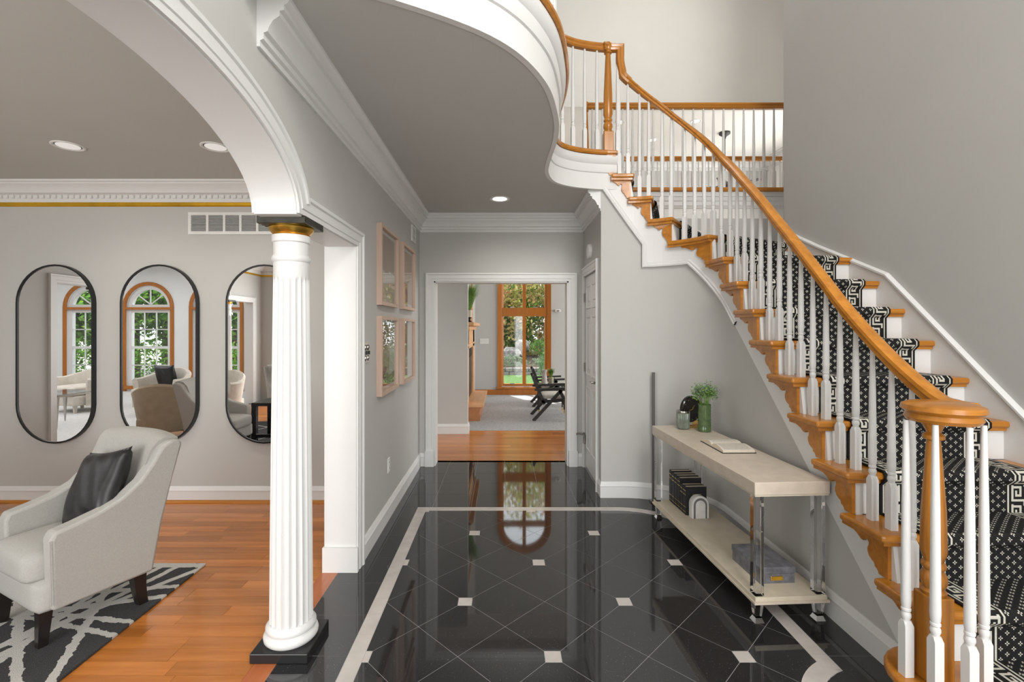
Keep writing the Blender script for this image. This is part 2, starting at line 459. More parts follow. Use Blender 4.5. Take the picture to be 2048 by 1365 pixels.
def copy_tree(o, parent=None):
    c = o.copy(); COL.objects.link(c); c.parent = parent
    for ch in list(o.children): copy_tree(ch, c)
    return c
def catmull(pts, n=8):
    P = [Vector(p) for p in pts]; P = [P[0] * 2 - P[1]] + P + [P[-1] * 2 - P[-2]]; out = []
    for i in range(1, len(P) - 2):
        for k in range(n):
            t = k / n; a, b, c, d = P[i - 1], P[i], P[i + 1], P[i + 2]
            out.append(.5 * ((2 * b) + (c - a) * t + (2 * a - 5 * b + 4 * c - d) * t * t + (3 * b - a - 3 * c + d) * t ** 3))
    out.append(P[-2]); return out
def clip(poly, region):
    """Sutherland-Hodgman, region convex counter-clockwise"""
    out = list(poly)
    for i in range(len(region)):
        a, b = region[i], region[(i + 1) % len(region)]
        ins = lambda p: (b[0] - a[0]) * (p[1] - a[1]) - (b[1] - a[1]) * (p[0] - a[0]) >= -1e-9
        res = []
        for j in range(len(out)):
            p, q = out[j - 1], out[j]
            ip, iq = ins(p), ins(q)
            if ip != iq:
                d1 = (b[0] - a[0]) * (p[1] - a[1]) - (b[1] - a[1]) * (p[0] - a[0])
                d2 = (b[0] - a[0]) * (q[1] - a[1]) - (b[1] - a[1]) * (q[0] - a[0])
                t = d1 / (d1 - d2); res.append((p[0] + (q[0] - p[0]) * t, p[1] + (q[1] - p[1]) * t))
            if iq: res.append(q)
        out = res
        if len(out) < 3: return []
    return out
def shrink(poly, g):
    """pull a convex polygon's edges in by g"""
    n = len(poly)
    A = sum(poly[i][0] * poly[(i + 1) % n][1] - poly[(i + 1) % n][0] * poly[i][1] for i in range(n)) / 2
    if A < 0: poly = poly[::-1]; A = -A
    if A < 4e-4: return []
    out = poly
    for i in range(n):
        a, b = poly[i], poly[(i + 1) % n]; L = math.hypot(b[0] - a[0], b[1] - a[1])
        if L < 1e-6: continue
        nx, ny = -(b[1] - a[1]) / L * g, (b[0] - a[0]) / L * g
        a2, b2 = (a[0] + nx, a[1] + ny), (b[0] + nx, b[1] + ny)
        ins = lambda p: (b2[0] - a2[0]) * (p[1] - a2[1]) - (b2[1] - a2[1]) * (p[0] - a2[0])
        res = []
        for j in range(len(out)):
            p, q = out[j - 1], out[j]; dp, dq = ins(p), ins(q)
            if (dp >= 0) != (dq >= 0):
                t = dp / (dp - dq); res.append((p[0] + (q[0] - p[0]) * t, p[1] + (q[1] - p[1]) * t))
            if dq >= 0: res.append(q)
        out = res
        if len(out) < 3: return []
    return out
def struct(o, label=None):
    o['kind'] = 'structure'
    if label: o['label'] = label
    return o
# ================================================================== STRUCTURE
HL, LW, HR = -.905, -1.09, .873
YB, YB2 = 5.15, 5.33
CZ, FZ, TOPZ = 2.72, 3.045, 6.6
CZL = 2.75
RISE = .203

# ---- inner stair curve: s -> plan position, off > 0 towards the hall
AC, AR = (1.055, 3.55), .63
S_A0, S_A1 = 3.55, 3.55 + AR * PI / 2
def P(s, off, z=0.0):
    if s <= S_A0: return Vector((AC[0] + AR - off, s, z))
    if s <= S_A1:
        a = (s - S_A0) / AR; r = AR - off
        return Vector((AC[0] + r * math.cos(a), AC[1] + r * math.sin(a), z))
    return Vector((AC[0] - (s - S_A1), AC[1] + AR - off, z))
def srange(a, b, st=.06):
    n = max(1, int(math.ceil((b - a) / st))); return [a + (b - a) * i / n for i in range(n + 1)]

CASE = [(0, 0), (0, .012), (.022, .013), (.026, .018), (.066, .019), (.072, .027), (.088, .028), (.09, .02), (.09, 0)]
NCASE = [(-p, q) for p, q in CASE]
CROWN = [(0, 0), (.012, 0), (.012, .022), (.025, .028), (.025, .050), (.040, .056), (.046, .074), (.060, .096), (.084, .112), (.084, .130), (.100, .134), (.100, .152), (.112, .158), (.120, .170), (.120, .185), (0, .185)]
NCROWN = [(-p, q) for p, q in CROWN]
BASE = [(0, 0), (.016, 0), (.016, .098), (.02, .103), (.013, .116), (.010, .133), (.006, .14), (0, .14)]
NBASE = [(-p, q) for p, q in BASE]

# ---- left hall wall with arch
def arch_pts(c, a, z0, rise, n=28):
    return [(c + a * math.cos(t), z0 + rise * math.sin(t)) for t in [PI * k / n for k in range(n + 1)]]
struct(box('wall_left', (LW, 2.93, 0), (HL, YB2, FZ), M_wall), 'grey wall carrying the four framed pictures')
A1 = arch_pts(1.30, .785, 2.005, .325)
hdr = [(2.93, FZ), (2.93, 2.005)] + A1 + [(-.33, 2.005), (-.33, 0), (-1.6, 0), (-1.6, FZ)]
struct(prism('wall_left_arch', hdr, YZ, LW, HL, M_wall), 'grey wall with the wide arched opening over the fluted column')
struct(box('wall_left_upper', (LW, -1.6, FZ), (HL, 7.0, TOPZ), M_wall), 'upper storey wall above the arch')
ar = struct(sweep('trim_arch', [(HL, 2.93, 0), (HL, 2.93, 2.005)] + [(HL, y, z) for y, z in A1] + [(HL, -.33, 2.005), (HL, -.33, 0)], NCASE, (1, 0, 0), M_white), 'white moulded casing round the arch and side opening')
a2 = sweep('casing_inner', [(LW, 2.93, 0), (LW, 2.93, 2.005)] + [(LW, y, z) for y, z in A1] + [(LW, -.33, 2.005), (LW, -.33, 0)], CASE, (-1, 0, 0), M_white, ar)
# jamb and soffit lining
sof = [(2.93, 0), (2.93, 2.005)] + A1 + [(-.33, 2.005), (-.33, 0)]
mid = (LW + HL) / 2
sweep('soffit_lining', [(mid, y, z) for y, z in sof], [(.0, -.0925), (.0, .0925), (.006, .0925), (.006, -.0925)], (1, 0, 0), M_white, ar)
box('jamb_block', (LW - .016, 2.905, 0), (HL + .016, 2.93, .15), M_white, ar)

# ---- back wall with cased opening
OX0, OX1, OZ = -.748, .71, 2.005
V, F = [], []
for lo, hi in (((HL, YB, 0), (OX0, YB2, CZ)), ((OX1, YB, 0), (HR, YB2, CZ)), ((OX0, YB, OZ), (OX1, YB2, CZ))):
    v, f = boxvf(lo, hi, len(V)); V += v; F += f
struct(mesh('wall_back', V, F, M_wall), 'grey wall around the cased opening to the family room')
tb = struct(sweep('trim_back', [(OX0, YB, 0), (OX0, YB, OZ), (OX1, YB, OZ), (OX1, YB, 0)], CASE, (0, -1, 0), M_white), 'white casing of the opening to the family room')
for x0, x1 in ((OX0 - .095, OX0), (OX1, OX1 + .095)): box('plinth_block', (x0, YB - .034, 0), (x1, YB, .17), M_white, tb)
box('jamb_lining', (OX0, YB, 0), (OX0 + .015, YB2, OZ), M_white, tb); box('jamb_lining', (OX1 - .015, YB, 0), (OX1, YB2, OZ), M_white, tb)
box('head_lining', (OX0, YB, OZ - .015), (OX1, YB2, OZ), M_white, tb)

# ---- right hall wall with six-panel door
V, F = [], []
for lo, hi in (((HR, 4.205, 0), (HR + .1, 4.42, CZ)), ((HR, 5.10, 0), (HR + .1, YB2, CZ)), ((HR, 4.42, 2.045), (HR + .1, 5.10, CZ))):
    v, f = boxvf(lo, hi, len(V)); V += v; F += f
struct(mesh('wall_right_hall', V, F, M_wall), 'short grey wall holding the panelled door')
struct(sweep('trim_door', [(HR, 5.10, 0), (HR, 5.10, 2.045), (HR, 4.42, 2.045), (HR, 4.42, 0)], [(min(p, .09), q) for p, q in CASE], (-1, 0, 0), M_white), 'white casing round the panelled door')
dr = empty('door_1', (HR + .02, 4.76, 0), 0, 'white six-panel door in the short side wall', None, kind='structure')
dslab = []
box('door_leaf', (-.004, -.335, .02), (.03, .335, 2.04), M_white, dr)
for (y0, y1) in ((-.27, -.045), (.045, .27)):
    for (z0, z1) in ((.24, .86), (1.02, 1.60), (1.72, 1.92)):
        fr = []
        sweep('panel_mould', [(-.004, y0, z0), (-.004, y1, z0), (-.004, y1, z1), (-.004, y0, z1)], [(0, 0), (.006, .008), (.018, .008), (.024, 0)], (-1, 0, 0), M_white, dr, closed=True)
        box('panel', (-.012, y0 + .055, z0 + .055), (0, y1 - .055, z1 - .055), M_white, dr, bevel=.006)
for z in (.30, 1.08, 1.82): box('hinge', (-.028, .325, z - .045), (-.004, .343, z + .045), M_nickel, dr)
hd = lathe('rosette', [(.0, 0), (.03, 0), (.03, .008), (.012, .014), (.012, .03)], M_nickel, dr, loc=(-.004, -.28, .98), rot=(0, -PI / 2, 0))
tube('lever_handle', [(-.035, -.28, .98), (-.055, -.28, .98), (-.058, -.24, .982), (-.058, -.16, .975)], [.011, .011, .010, .007], M_nickel, dr)
hk = tag(tube('door_stop', [(HR - .015, 5.07, .36), (HR - .06, 5.06, .37), (HR - .09, 5.05, .37)], .012, M_nickel), 'small dark metal hinge stop near the foot of the door', 'door stop')
box('stop_arm', (HR - .02, 5.06, .27), (HR, 5.085, .38), M_nickel, hk)

# ---- hall crown, ceiling, baseboards
struct(sweep('trim_crown', [(HL, 1.745, 2.535), (HL, YB, 2.535), (HR, YB, 2.535), (HR, 4.205, 2.535)], NCROWN, (0, 0, 1), M_white, ang=.55), 'white stepped crown moulding round the hall ceiling')
FAS = catmull([(-.905, 1.56, 0), (-.39, 1.767, 0), (-.013, 2.01, 0), (.207, 2.337, 0), (.315, 2.72, 0), (.352, 3.05, 0), (.346, 3.5, 0), (.361, 3.74, 0), (.44, 3.96, 0), (.60, 4.09, 0), (.80, 4.155, 0), (1.0, 4.18, 0)], 8)
FIN = []
for k, q in enumerate(FAS):
    a_, b_ = FAS[max(0, k - 1)], FAS[min(len(FAS) - 1, k + 1)]; t_ = (b_ - a_).normalized(); FIN.append((q.x - t_.y * .014, q.y + t_.x * .014))
cp = list(FIN) + [(1.0, 5.3), (HL, 5.3)]
struct(prism('ceiling', cp, XY, CZ, FZ - .03, M_ceil), 'grey curved underside of the upper landing')
cpf = list(FIN) + [(1.0, 5.3), (HL, 5.3)]
struct(prism('floor_landing', cpf, XY, FZ - .03, FZ - .002, M_carpet), 'upper landing floor')
fp = [(0, 0), (0, .14), (.010, .145), (.014, .158), (.014, .215), (.022, .222), (.034, .245), (.04, .265), (.04, .285), (-.03, .285), (-.03, 0)]
fas = struct(sweep('trim_balcony', [Vector((p.x, p.y, CZ - .004)) for p in FAS], [(-p, q) for p, q in fp], (0, 0, 1), M_white), 'white S-curved fascia of the upper landing')
sweep('nosing', [Vector((p.x, p.y, FZ - .04)) for p in FAS[:-4]], [(.05, 0), (-.05, 0), (-.06, .012), (-.06, .03), (-.05, .04), (.05, .04)], (0, 0, 1), M_oakx, fas)

struct(sweep('baseboard_left', [(HL, 3.02, 0), (HL, YB, 0), (OX0 - .095, YB, 0)], NBASE, (0, 0, 1), M_white), 'white baseboard along the picture wall')
struct(sweep('baseboard_back', [(OX1 + .095, YB, 0), (HR, YB, 0), (HR, 5.11, 0)], NBASE, (0, 0, 1), M_white), 'short white baseboard beside the door')
bp = [Vector((HR, 4.33, 0)), Vector((HR, 4.2, 0))] + [P(s, -.02) for s in reversed(srange(1.70, 4.70, .05))]
struct(sweep('baseboard_stair', bp, NBASE, (0, 0, 1), M_white), 'white baseboard curving under the staircase')

# ---- foyer upper walls
struct(box('wall_right', (2.64, -1.6, 0), (2.8, 4.46, TOPZ), M_wall), 'tall grey wall beside the staircase')
cpts = [(2.64, 4.46)] + [(2.67 - .03 * math.cos(a), 4.46 + .03 * math.sin(a)) for a in [PI / 2 * k / 5 for k in range(6)]] + [(4.8, 4.49), (4.8, 4.46)]
struct(prism('wall_right_return', cpts, XY, 0, TOPZ, M_wall), 'rounded return of the tall grey wall')
struct(box('wall_end', (4.7, 4.49, FZ), (4.8, 7.0, TOPZ), M_cream), 'end wall of the upper walkway')
struct(box('wall_stair_back', (HR, 5.30, 0), (4.8, 5.4, 2.72), M_wall), 'grey wall behind the upper flight under the walkway')
struct(box('wall_header', (HL, 7.0, 4.76), (6.0, 7.15, TOPZ), M_cream), 'pale wall high above the walkway')
struct(box('ceiling_foyer', (LW, -1.6, TOPZ), (6.0, 7.15, TOPZ + .1), M_cream), 'high foyer ceiling')
br = struct(box('floor_walkway', (-2.0, 5.30, 2.72), (4.7, 7.0, FZ - .03), M_cream), 'upper walkway between the two railings')
sweep('cornice', [(1.0, 5.30, 2.83), (4.7, 5.30, 2.83)], [(0, 0), (-.012, 0), (-.02, .02), (-.03, .03), (-.03, .07), (-.04, .08), (-.05, .12), (0, .12)], (0, 0, 1), M_white, br)
box('nosing', (.95, 5.24, FZ - .035), (4.7, 5.40, FZ + .01), M_oakx, br, bevel=.012)
box('nosing', (-.9, 6.9, FZ - .035), (4.7, 7.06, FZ + .01), M_oakx, br, bevel=.012)
box('fascia', (.95, 5.27, 2.96), (4.7, 5.31, FZ - .035), M_white, br)

V, F = [], []
for lo, hi in (((HL, -1.75, 0), (.5, -1.6, TOPZ)), ((2.6, -1.75, 0), (2.8, -1.6, TOPZ)), ((.5, -1.75, 2.45), (2.6, -1.6, 3.2)), ((.5, -1.75, 5.5), (2.6, -1.6, TOPZ))):
    v, f = boxvf(lo, hi, len(V)); V += v; F += f
struct(mesh('wall_front_foyer', V, F, M_wall), 'tall foyer wall behind the camera with openings added to shape the light')  # unseen wall put in to even out the light from the front
wf0 = empty('window_8', (1.55, -1.68, 0), 0, 'added white framed glazing behind the camera, placed to let light in', None, kind='structure')  # unseen glazing added, its openings shifted to light the left wall
for x in (-1.05, -.5, .45, 1.0): box('mullion', (x, -.04, 0), (x + .05, .04, 2.45), M_white, wf0); box('mullion', (x, -.04, 3.2), (x + .05, .04, 5.5), M_white, wf0)
for z in (2.40, 3.2, 4.3, 5.45): box('rail', (-1.05, -.035, z), (1.05, .035, z + .05), M_white, wf0)

# ---- family room
struct(box('wall_family_left_end', (-2.0, 6.72, 0), (-.5, 6.86, 2.72), M_wall), 'grey wall end seen through the cased opening')
struct(sweep('baseboard_family', [(-2.0, 6.72, 0), (-.5, 6.72, 0), (-.5, 6.86, 0)], NBASE, (0, 0, 1), M_white), 'white baseboard on the grey wall end')
struct(box('wall_corridor_left', (-2.1, 5.33, 0), (-2.0, 6.86, 2.72), M_wall), 'corridor side wall')
struct(box('wall_family_left', (-.75, 6.86, 0), (-.62, 10.75, 5.2), M_wall), 'family room wall behind the fireplace')
struct(box('ceiling_family', (-.75, 7.12, 5.2), (6.0, 10.75, 5.3), M_cream), 'family room ceiling')
def arched_wall(name, x0, x1, z1, y0, y1, holes, mat, label):
    """wall in XZ with arch-top holes (cx, halfwidth, zb, zs)"""
    V, F = [], []
    def add(v, f):
        b = len(V); V.extend(v); F.extend([tuple(i + b for i in q) for q in f])
    xs = x0
    for cx, hw, zb, zs in sorted(holes):
        add(*boxvf((xs, y0, 0), (cx - hw, y1, z1)))
        add(*boxvf((cx - hw, y0, 0), (cx + hw, y1, zb)))
        n = 20; arc = [(cx - hw * math.cos(PI * k / n), zs + hw * math.sin(PI * k / n)) for k in range(n + 1)]
        for k in range(n):
            (xa, za), (xb, zb2) = arc[k], arc[k + 1]
            add(*prismvf([(xa, za), (xb, zb2), (xb, z1), (xa, z1)], XZ, y0, y1))
        xs = cx + hw
    add(*boxvf((xs, y0, 0), (x1, y1, z1)))
    return struct(mesh(name, V, F, mat), label)
WX = .475
arched_wall('wall_family_back', -.75, 6.0, 5.2, 10.6, 10.78, [(WX, .50, .20, 2.93), (2.35, .50, .20, 2.93), (4.2, .50, .20, 2.93)], M_whitewall and M_wall, 'grey far wall of the family room')
struct(box('wall_family_right_low', (5.9, 7.0, 0), (6.0, 10.75, .6), M_wall), 'low part of the family room side wall')
struct(box('wall_family_right_high', (5.9, 7.0, 4.4), (6.0, 10.75, 5.2), M_cream), 'high part of the family room side wall')
struct(box('wall_family_right_pier', (5.9, 9.9, .6), (6.0, 10.75, 4.4), M_cream), 'pier of the family room side wall')
struct(sweep('trim_family_crown', [(-.62, 10.6, 5.0), (5.9, 10.6, 5.0), (5.9, 7.1, 5.0)], [(-p * 1.6, q * 1.08) for p, q in CROWN], (0, 0, 1), M_white, ang=.4), 'white crown moulding in the family room')
fbb = struct(box('baseboard_far', (-.62, 10.575, 0), (5.9, 10.6, .12), M_cherry), 'cherry baseboard under the tall window')

def tall_window(cx, nm, lab):
    t = empty(nm, (cx, 10.6, 0), 0, lab, None, kind='structure')
    hw = .50; zs = 2.93
    arc = [(-(hw) * math.cos(PI * k / 20), 0, zs + hw * math.sin(PI * k / 20)) for k in range(21)]
    pth = [(-hw, 0, .16)] + arc + [(hw, 0, .16)]
    sweep('casing', pth, [(0, -.02), (0, .012), (.02, .02), (.08, .024), (.095, .03), (.095, 0), (.02, -.02)], (0, -1, 0), M_cherry, t)
    sweep('frame', [(x, .06, z) for x, _, z in pth], [(-.04, -.05), (-.04, .04), (0, .06), (0, -.05)], (0, -1, 0), M_cherry, t)
    box('apron', (-hw - .10, -.03, .05), (hw + .10, .0, .15), M_cherry, t); box('sill', (-hw - .12, -.06, .14), (hw + .12, .1, .18), M_cherry, t, bevel=.008)
    box('bottom_rail', (-hw, .01, .18), (hw, .1, .245), M_cherry, t)
    for z0, z1 in ((1.757, 1.945), (2.84, 2.95)): box('transom', (-hw, .0, z0), (hw, .11, z1), M_cherry, t)
    box('mullion', (-.038, .006, .2), (.038, .105, 3.4), M_cherry, t)
    for x0, x1 in ((-hw + .04, -.038), (.038, hw - .04)):
        for z0, z1 in ((.245, 1.757), (1.945, 2.84)): box('pane', (x0, .055, z0), (x1, .06, z1), M_pane, t)
    prism('pane', [(-(hw - .03) * math.cos(PI * k / 16), 2.95 + (hw - .03) * math.sin(PI * k / 16)) for k in range(17)], XZ, .055, .06, M_pane, t)
    for x in (-.27, .25):
        box('crank', (x - .05, -.02, .245), (x + .05, .02, .262), M_nickel, t)
        box('latch', (x - .05, -.012, 1.945), (x + .04, .01, 1.965), M_chrome, t)
    return t
tall_window(WX, 'window_1', 'tall cherry-framed arched window straight ahead beyond the opening')
tall_window(2.35, 'window_2', 'tall cherry-framed window further along the far wall')
tall_window(4.2, 'window_3', 'last tall cherry-framed window of the far wall')

# ---- living room shell
struct(box('wall_mirror', (-5.1, 4.10, 0), (LW, 4.25, CZL), M_wall), 'grey wall with the three oval mirrors')
A2 = arch_pts(.85, 1.22, 2.005, .64)
hd2 = [(4.1, CZL), (4.1, 0), (2.88, 0), (2.88, 2.005)] + A2 + [(-1.25, 2.005), (-1.25, 0), (-1.6, 0), (-1.6, CZL)]
struct(prism('wall_sunroom', hd2, YZ, -5.1, -4.95, M_wall), 'grey wall with arched opening to the sunroom, seen in the mirrors')
pth = [(-4.95, 2.88, 0), (-4.95, 2.88, 2.005)] + [(-4.95, y, z) for y, z in A2] + [(-4.95, -1.25, 2.005), (-4.95, -1.25, 0)]
t2 = struct(sweep('trim_sunroom', pth, NCASE, (1, 0, 0), M_white), 'white casing of the sunroom opening')
sweep('soffit_lining', [(-5.025, y, z) for _, y, z in pth], [(.0, -.078), (.0, .078), (.006, .078), (.006, -.078)], (1, 0, 0), M_white, t2)
V, F = [], []
for lo, hi in (((-5.1, -1.75, 0), (-4.3, -1.6, CZL)), ((-1.4, -1.75, 0), (LW, -1.6, CZL)), ((-4.3, -1.75, 0), (-1.4, -1.6, .35)), ((-4.3, -1.75, 2.45), (-1.4, -1.6, CZL))):
    v, f = boxvf(lo, hi, len(V)); V += v; F += f
struct(mesh('wall_front', V, F, M_wall), 'grey front wall of the living room with an added window opening')
wf = empty('window_4', (-2.85, -1.68, .35), 0, 'added wide white framed window, out of view, lighting the living room', None, kind='structure')  # unseen window added to bring sky light into the living room
for x in (-1.45, -.5, .45, 1.4): box('mullion', (x - .0, -.04, 0), (x + .05, .04, 2.1), M_white, wf)
for z in (0, 1.05, 2.05): box('rail', (-1.45, -.035, z), (1.45, .035, z + .05), M_white, wf)
struct(box('ceiling_living', (-5.1, -1.75, CZL), (LW, 4.25, CZL + .1), M_ceil), 'living room ceiling')
loop = [(LW, 4.10, 2.60), (-4.95, 4.10, 2.60), (-4.95, -1.6, 2.60), (LW, -1.6, 2.60)]
LCR = [(0, -.02), (.014, -.02), (.014, .035), (.02, .045), (.045, .055), (.05, .07), (.075, .10), (.10, .118), (.10, .128), (.115, .135), (.118, .15), (0, .15)]
lc = struct(sweep('trim_living_crown', loop, LCR, (0, 0, 1), M_white, closed=True, ang=.4), 'white dentil crown moulding round the living room ceiling')
gs = sweep('gilt_strip', [(x, y, 2.545) for x, y, z in loop], [(0, 0), (.010, 0), (.018, .008), (.018, .03), (.012, .038), (0, .038)], (0, 0, 1), M_goldpaint, lc, closed=True)
gs['label'] = 'gold painted strip below the dentils'
dm = None
n = int((4.95 - 1.09) / .0515)
for k in range(n):
    x = LW - .03 - .0515 * k
    if dm is None:
        dm = box('dentil', (-.013, -.016, 0), (.013, 0, .028), M_white, lc, loc=(x, 4.10 - .012, 2.612)); 
    else:
        o = dm.copy(); COL.objects.link(o); o.location = (x, 4.10 - .012, 2.612)
L = []
for k in range(100):
    y = 4.05 - .0515 * k
    if y > -1.58: L.append(((-4.94, y - .013, 2.612), (-4.922, y + .013, 2.64)))
for k in range(75):
    x = -4.9 + .0515 * k
    L.append(((x - .013, -1.59, 2.612), (x + .013, -1.572, 2.64)))
boxes('dentil_course', L, M_white, lc)['kind'] = 'stuff'
lb = struct(sweep('baseboard_living', [(LW, 4.10, 0), (-4.95, 4.10, 0), (-4.95, 2.97, 0)], [(p, q * .95) for p, q in BASE], (0, 0, 1), M_white), 'white baseboard under the oval mirrors')
sweep('shoe_moulding', [(LW, 4.085, 0), (-4.93, 4.085, 0)], [(0, 0), (.018, 0), (.015, .010), (.008, .017), (0, .019)], (0, 0, 1), M_oakx, lb)
struct(box('baseboard_pier', (LW - .02, 2.93, 0), (LW, 4.1, .14), M_white), 'white baseboard on the pier beside the opening')

# ---- sunroom shell
SUNW = [(-9.8, .52, .12, 1.98), (-8.39, .52, .12, 1.98), (-6.78, .56, .12, 1.98)]
arched_wall('wall_sunroom_front', -11.6, -5.1, 2.95, -3.28, -3.1, SUNW, M_whitewall, 'white sunroom wall with arched windows')
struct(box('wall_sunroom_left', (-11.7, -3.2, 0), (-11.6, 3.9, 2.95), M_whitewall), 'far white sunroom wall')
struct(box('wall_sunroom_back', (-11.6, 3.8, 0), (-5.1, 3.9, 2.95), M_whitewall), 'white rear sunroom wall')
struct(box('wall_sunroom_side', (-5.1, -3.2, 0), (-4.95, -1.75, 2.95), M_whitewall), 'white short sunroom wall')
struct(box('ceiling_sunroom', (-11.7, -3.28, 2.95), (-5.1, 3.9, 3.05), M_whitewall), 'white sunroom ceiling')
struct(box('floor_sunroom', (-11.7, -3.28, -.1), (-5.05, 3.9, 0.0), M_carpetw), 'pale sunroom carpet')
def sash_window(cx, hw, nm, lab):
    t = empty(nm, (cx, -3.1, 0), 0, lab, None, kind='structure'); zs = 1.98; zb = .12
    arc = [(-(hw) * math.cos(PI * k / 18), 0, zs + hw * math.sin(PI * k / 18)) for k in range(19)]
    pth = [(-hw, 0, 0)] + arc + [(hw, 0, 0)]
    # room side is +Y
    sweep('casing', pth, [(0, 0), (0, .02), (.02, .028), (.07, .03), (.085, .022), (.085, 0)][::-1], (0, -1, 0), M_cherry, t).scale = (1, -1, 1)
    sweep('frame', [(x, -.08, z) for x, _, z in pth], [(-.09, -.04), (-.09, .05), (0, .08), (0, -.04)], (0, -1, 0), M_white, t)
    box('rail', (-hw - .05, -.05, 1.93), (hw + .05, .03, 1.985), M_cherry, t)
    box('sill', (-hw - .06, -.06, .05), (hw + .06, .05, .125), M_cherry, t)
    wi = hw - .09
    for z0, z1 in ((.125, .19), (1.0, 1.06), (1.86, 1.93), (1.99, 2.05)): box('sash_rail', (-wi, -.09, z0), (wi, -.05, z1), M_white, t)
    for z in (.61, 1.46): box('muntin', (-wi, -.08, z - .010), (wi, -.06, z + .010), M_white, t)
    for x in (-wi / 3, wi / 3): box('muntin', (x - .010, -.08, .19), (x + .010, -.06, 1.86), M_white, t)
    for a in (40, 90, 140):
        ca, sa = math.cos(math.radians(a)), math.sin(math.radians(a))
        bar('muntin', (.0, -.07, 2.05), (wi * ca, -.07, 2.03 + wi * sa), .02, .02, M_white, t, up=(0, 1, 0))
    box('pane', (-wi, -.072, .19), (wi, -.068, 1.86), M_pane, t)
    prism('pane', [(-wi * math.cos(PI * k / 16), 2.02 + wi * math.sin(PI * k / 16)) for k in range(17)], XZ, -.072, -.068, M_pane, t)
for (cx, hw, zb, zs), nm, lab in zip(SUNW, ('window_5', 'window_6', 'window_7'), ('arched sash window reflected in the first oval mirror', 'arched sash window reflected whole in the middle oval mirror', 'arched sash window reflected in the mirror beside the column')):
    sash_window(cx, hw, nm, lab)

# ================================================================== FLOORS
fl = struct(box('floor', (-1.01, -1.6, -.1), (2.7, 5.36, -.0008), M_grout), 'polished black granite foyer floor with pale tile bands')
TZ = -.005
def tile(poly, mat, name='tile', g=.0012, top=0.0):
    p = shrink(poly, g)
    if len(p) < 3: return
    prism(name, p, XY, TZ, top, mat, fl)
def arcp(c, r, a0, a1, n): return [(c[0] + r * math.cos(math.radians(a0 + (a1 - a0) * k / n)), c[1] + r * math.sin(math.radians(a0 + (a1 - a0) * k / n))) for k in range(n + 1)]
BC = (.935, 3.42)
BI, BO = .473, .55
YN = .3
field = [(-.634, YN), (BC[0] + BI, YN), (BC[0] + BI, BC[1])] + arcp(BC, BI, 0, 90, 8)[1:] + [(-.634, BC[1] + BI)]
h = .2175; ins = .0375
X0, Y0 = .228, 2.165   # an inset vertex
def is_inset(a, b): return a % 2 == 0 and b % 2 == 0 and ((a + b) // 2) % 2 == 0
for a in range(-6, 8):
    for b in range(-10, 10):
        if (a + b) % 2: 
            cx, cy = X0 + a * h, Y0 + b * h
            poly = []
            for da, db, pts in ((1, 0, ((-ins, -ins), (-ins, ins))), (0, 1, ((ins, -ins), (-ins, -ins))), (-1, 0, ((ins, ins), (ins, -ins))), (0, -1, ((-ins, ins), (ins, ins)))):
                vx, vy = cx + da * h, cy + db * h
                if is_inset(a + da, b + db): poly += [(vx + p, vy + q) for p, q in pts]
                else: poly.append((vx, vy))
            poly = clip(poly, field)
            if len(poly) >= 3: tile(poly, M_granite)
        elif is_inset(a, b):
            cx, cy = X0 + a * h, Y0 + b * h
            poly = clip([(cx - ins, cy - ins), (cx + ins, cy - ins), (cx + ins, cy + ins), (cx - ins, cy + ins)], field)
            if len(poly) >= 3: tile(poly, M_marble, 'inset_tile')
# pale band
ys = [3.97, 3.73, 3.574, 3.257, 2.945, 2.633, 2.323, 2.01, 1.70, 1.39, 1.08, .77, .46, YN]
tile([(-.71, 3.97), (-.634, 3.893), (-.634, 3.73), (-.71, 3.73)][::-1], M_marble, 'band_tile')
for y1, y0 in zip(ys[1:], ys[2:]): tile([(-.71, y0), (-.634, y0), (-.634, y1), (-.71, y1)], M_marble, 'band_tile')
xs = [-.634, -.36, -.09, .19, .30, .60, BC[0]]
tile([(-.71, 3.97), (-.634, 3.893), (-.36, 3.893), (-.36, 3.97)], M_marble, 'band_tile')
for x0, x1 in zip(xs[1:], xs[2:]): tile([(x0, 3.893), (x1, 3.893), (x1, 3.97), (x0, 3.97)], M_marble, 'band_tile')
for k in range(5):
    a0, a1 = 90 - 18 * k, 90 - 18 * (k + 1)
    o_ = arcp(BC, BO, a0, a1, 4); i_ = arcp(BC, BI, a0, a1, 4)
    for q in range(4): pass
    V, F = prismvf(o_ + i_[::-1], XY, TZ, 0.0); mesh('band_tile', V, F, M_marble, fl)
ys2 = [3.42, 3.11, 2.80, 2.49, 2.18, 2.085]
for y1, y0 in zip(ys2, ys2[1:]): tile([(BC[0] + BI, y0), (BC[0] + BO, y0), (BC[0] + BO, y1), (BC[0] + BI, y1)], M_marble, 'band_tile')
VC = (1.61, 1.74)
for a0, a1 in ((114, 140), (140, 168), (168, 196), (196, 224)):
    o_ = arcp(VC, .44, a0, a1, 6); i_ = arcp(VC, .36, a0, a1, 6)
    V, F = prismvf(o_ + i_[::-1], XY, TZ, .0012); mesh('band_tile', V, F, M_marble, fl)
V, F = prismvf(arcp(VC, .358, 90, 268, 20), XY, TZ, .0008); mesh('tile', V, F, M_granite, fl)
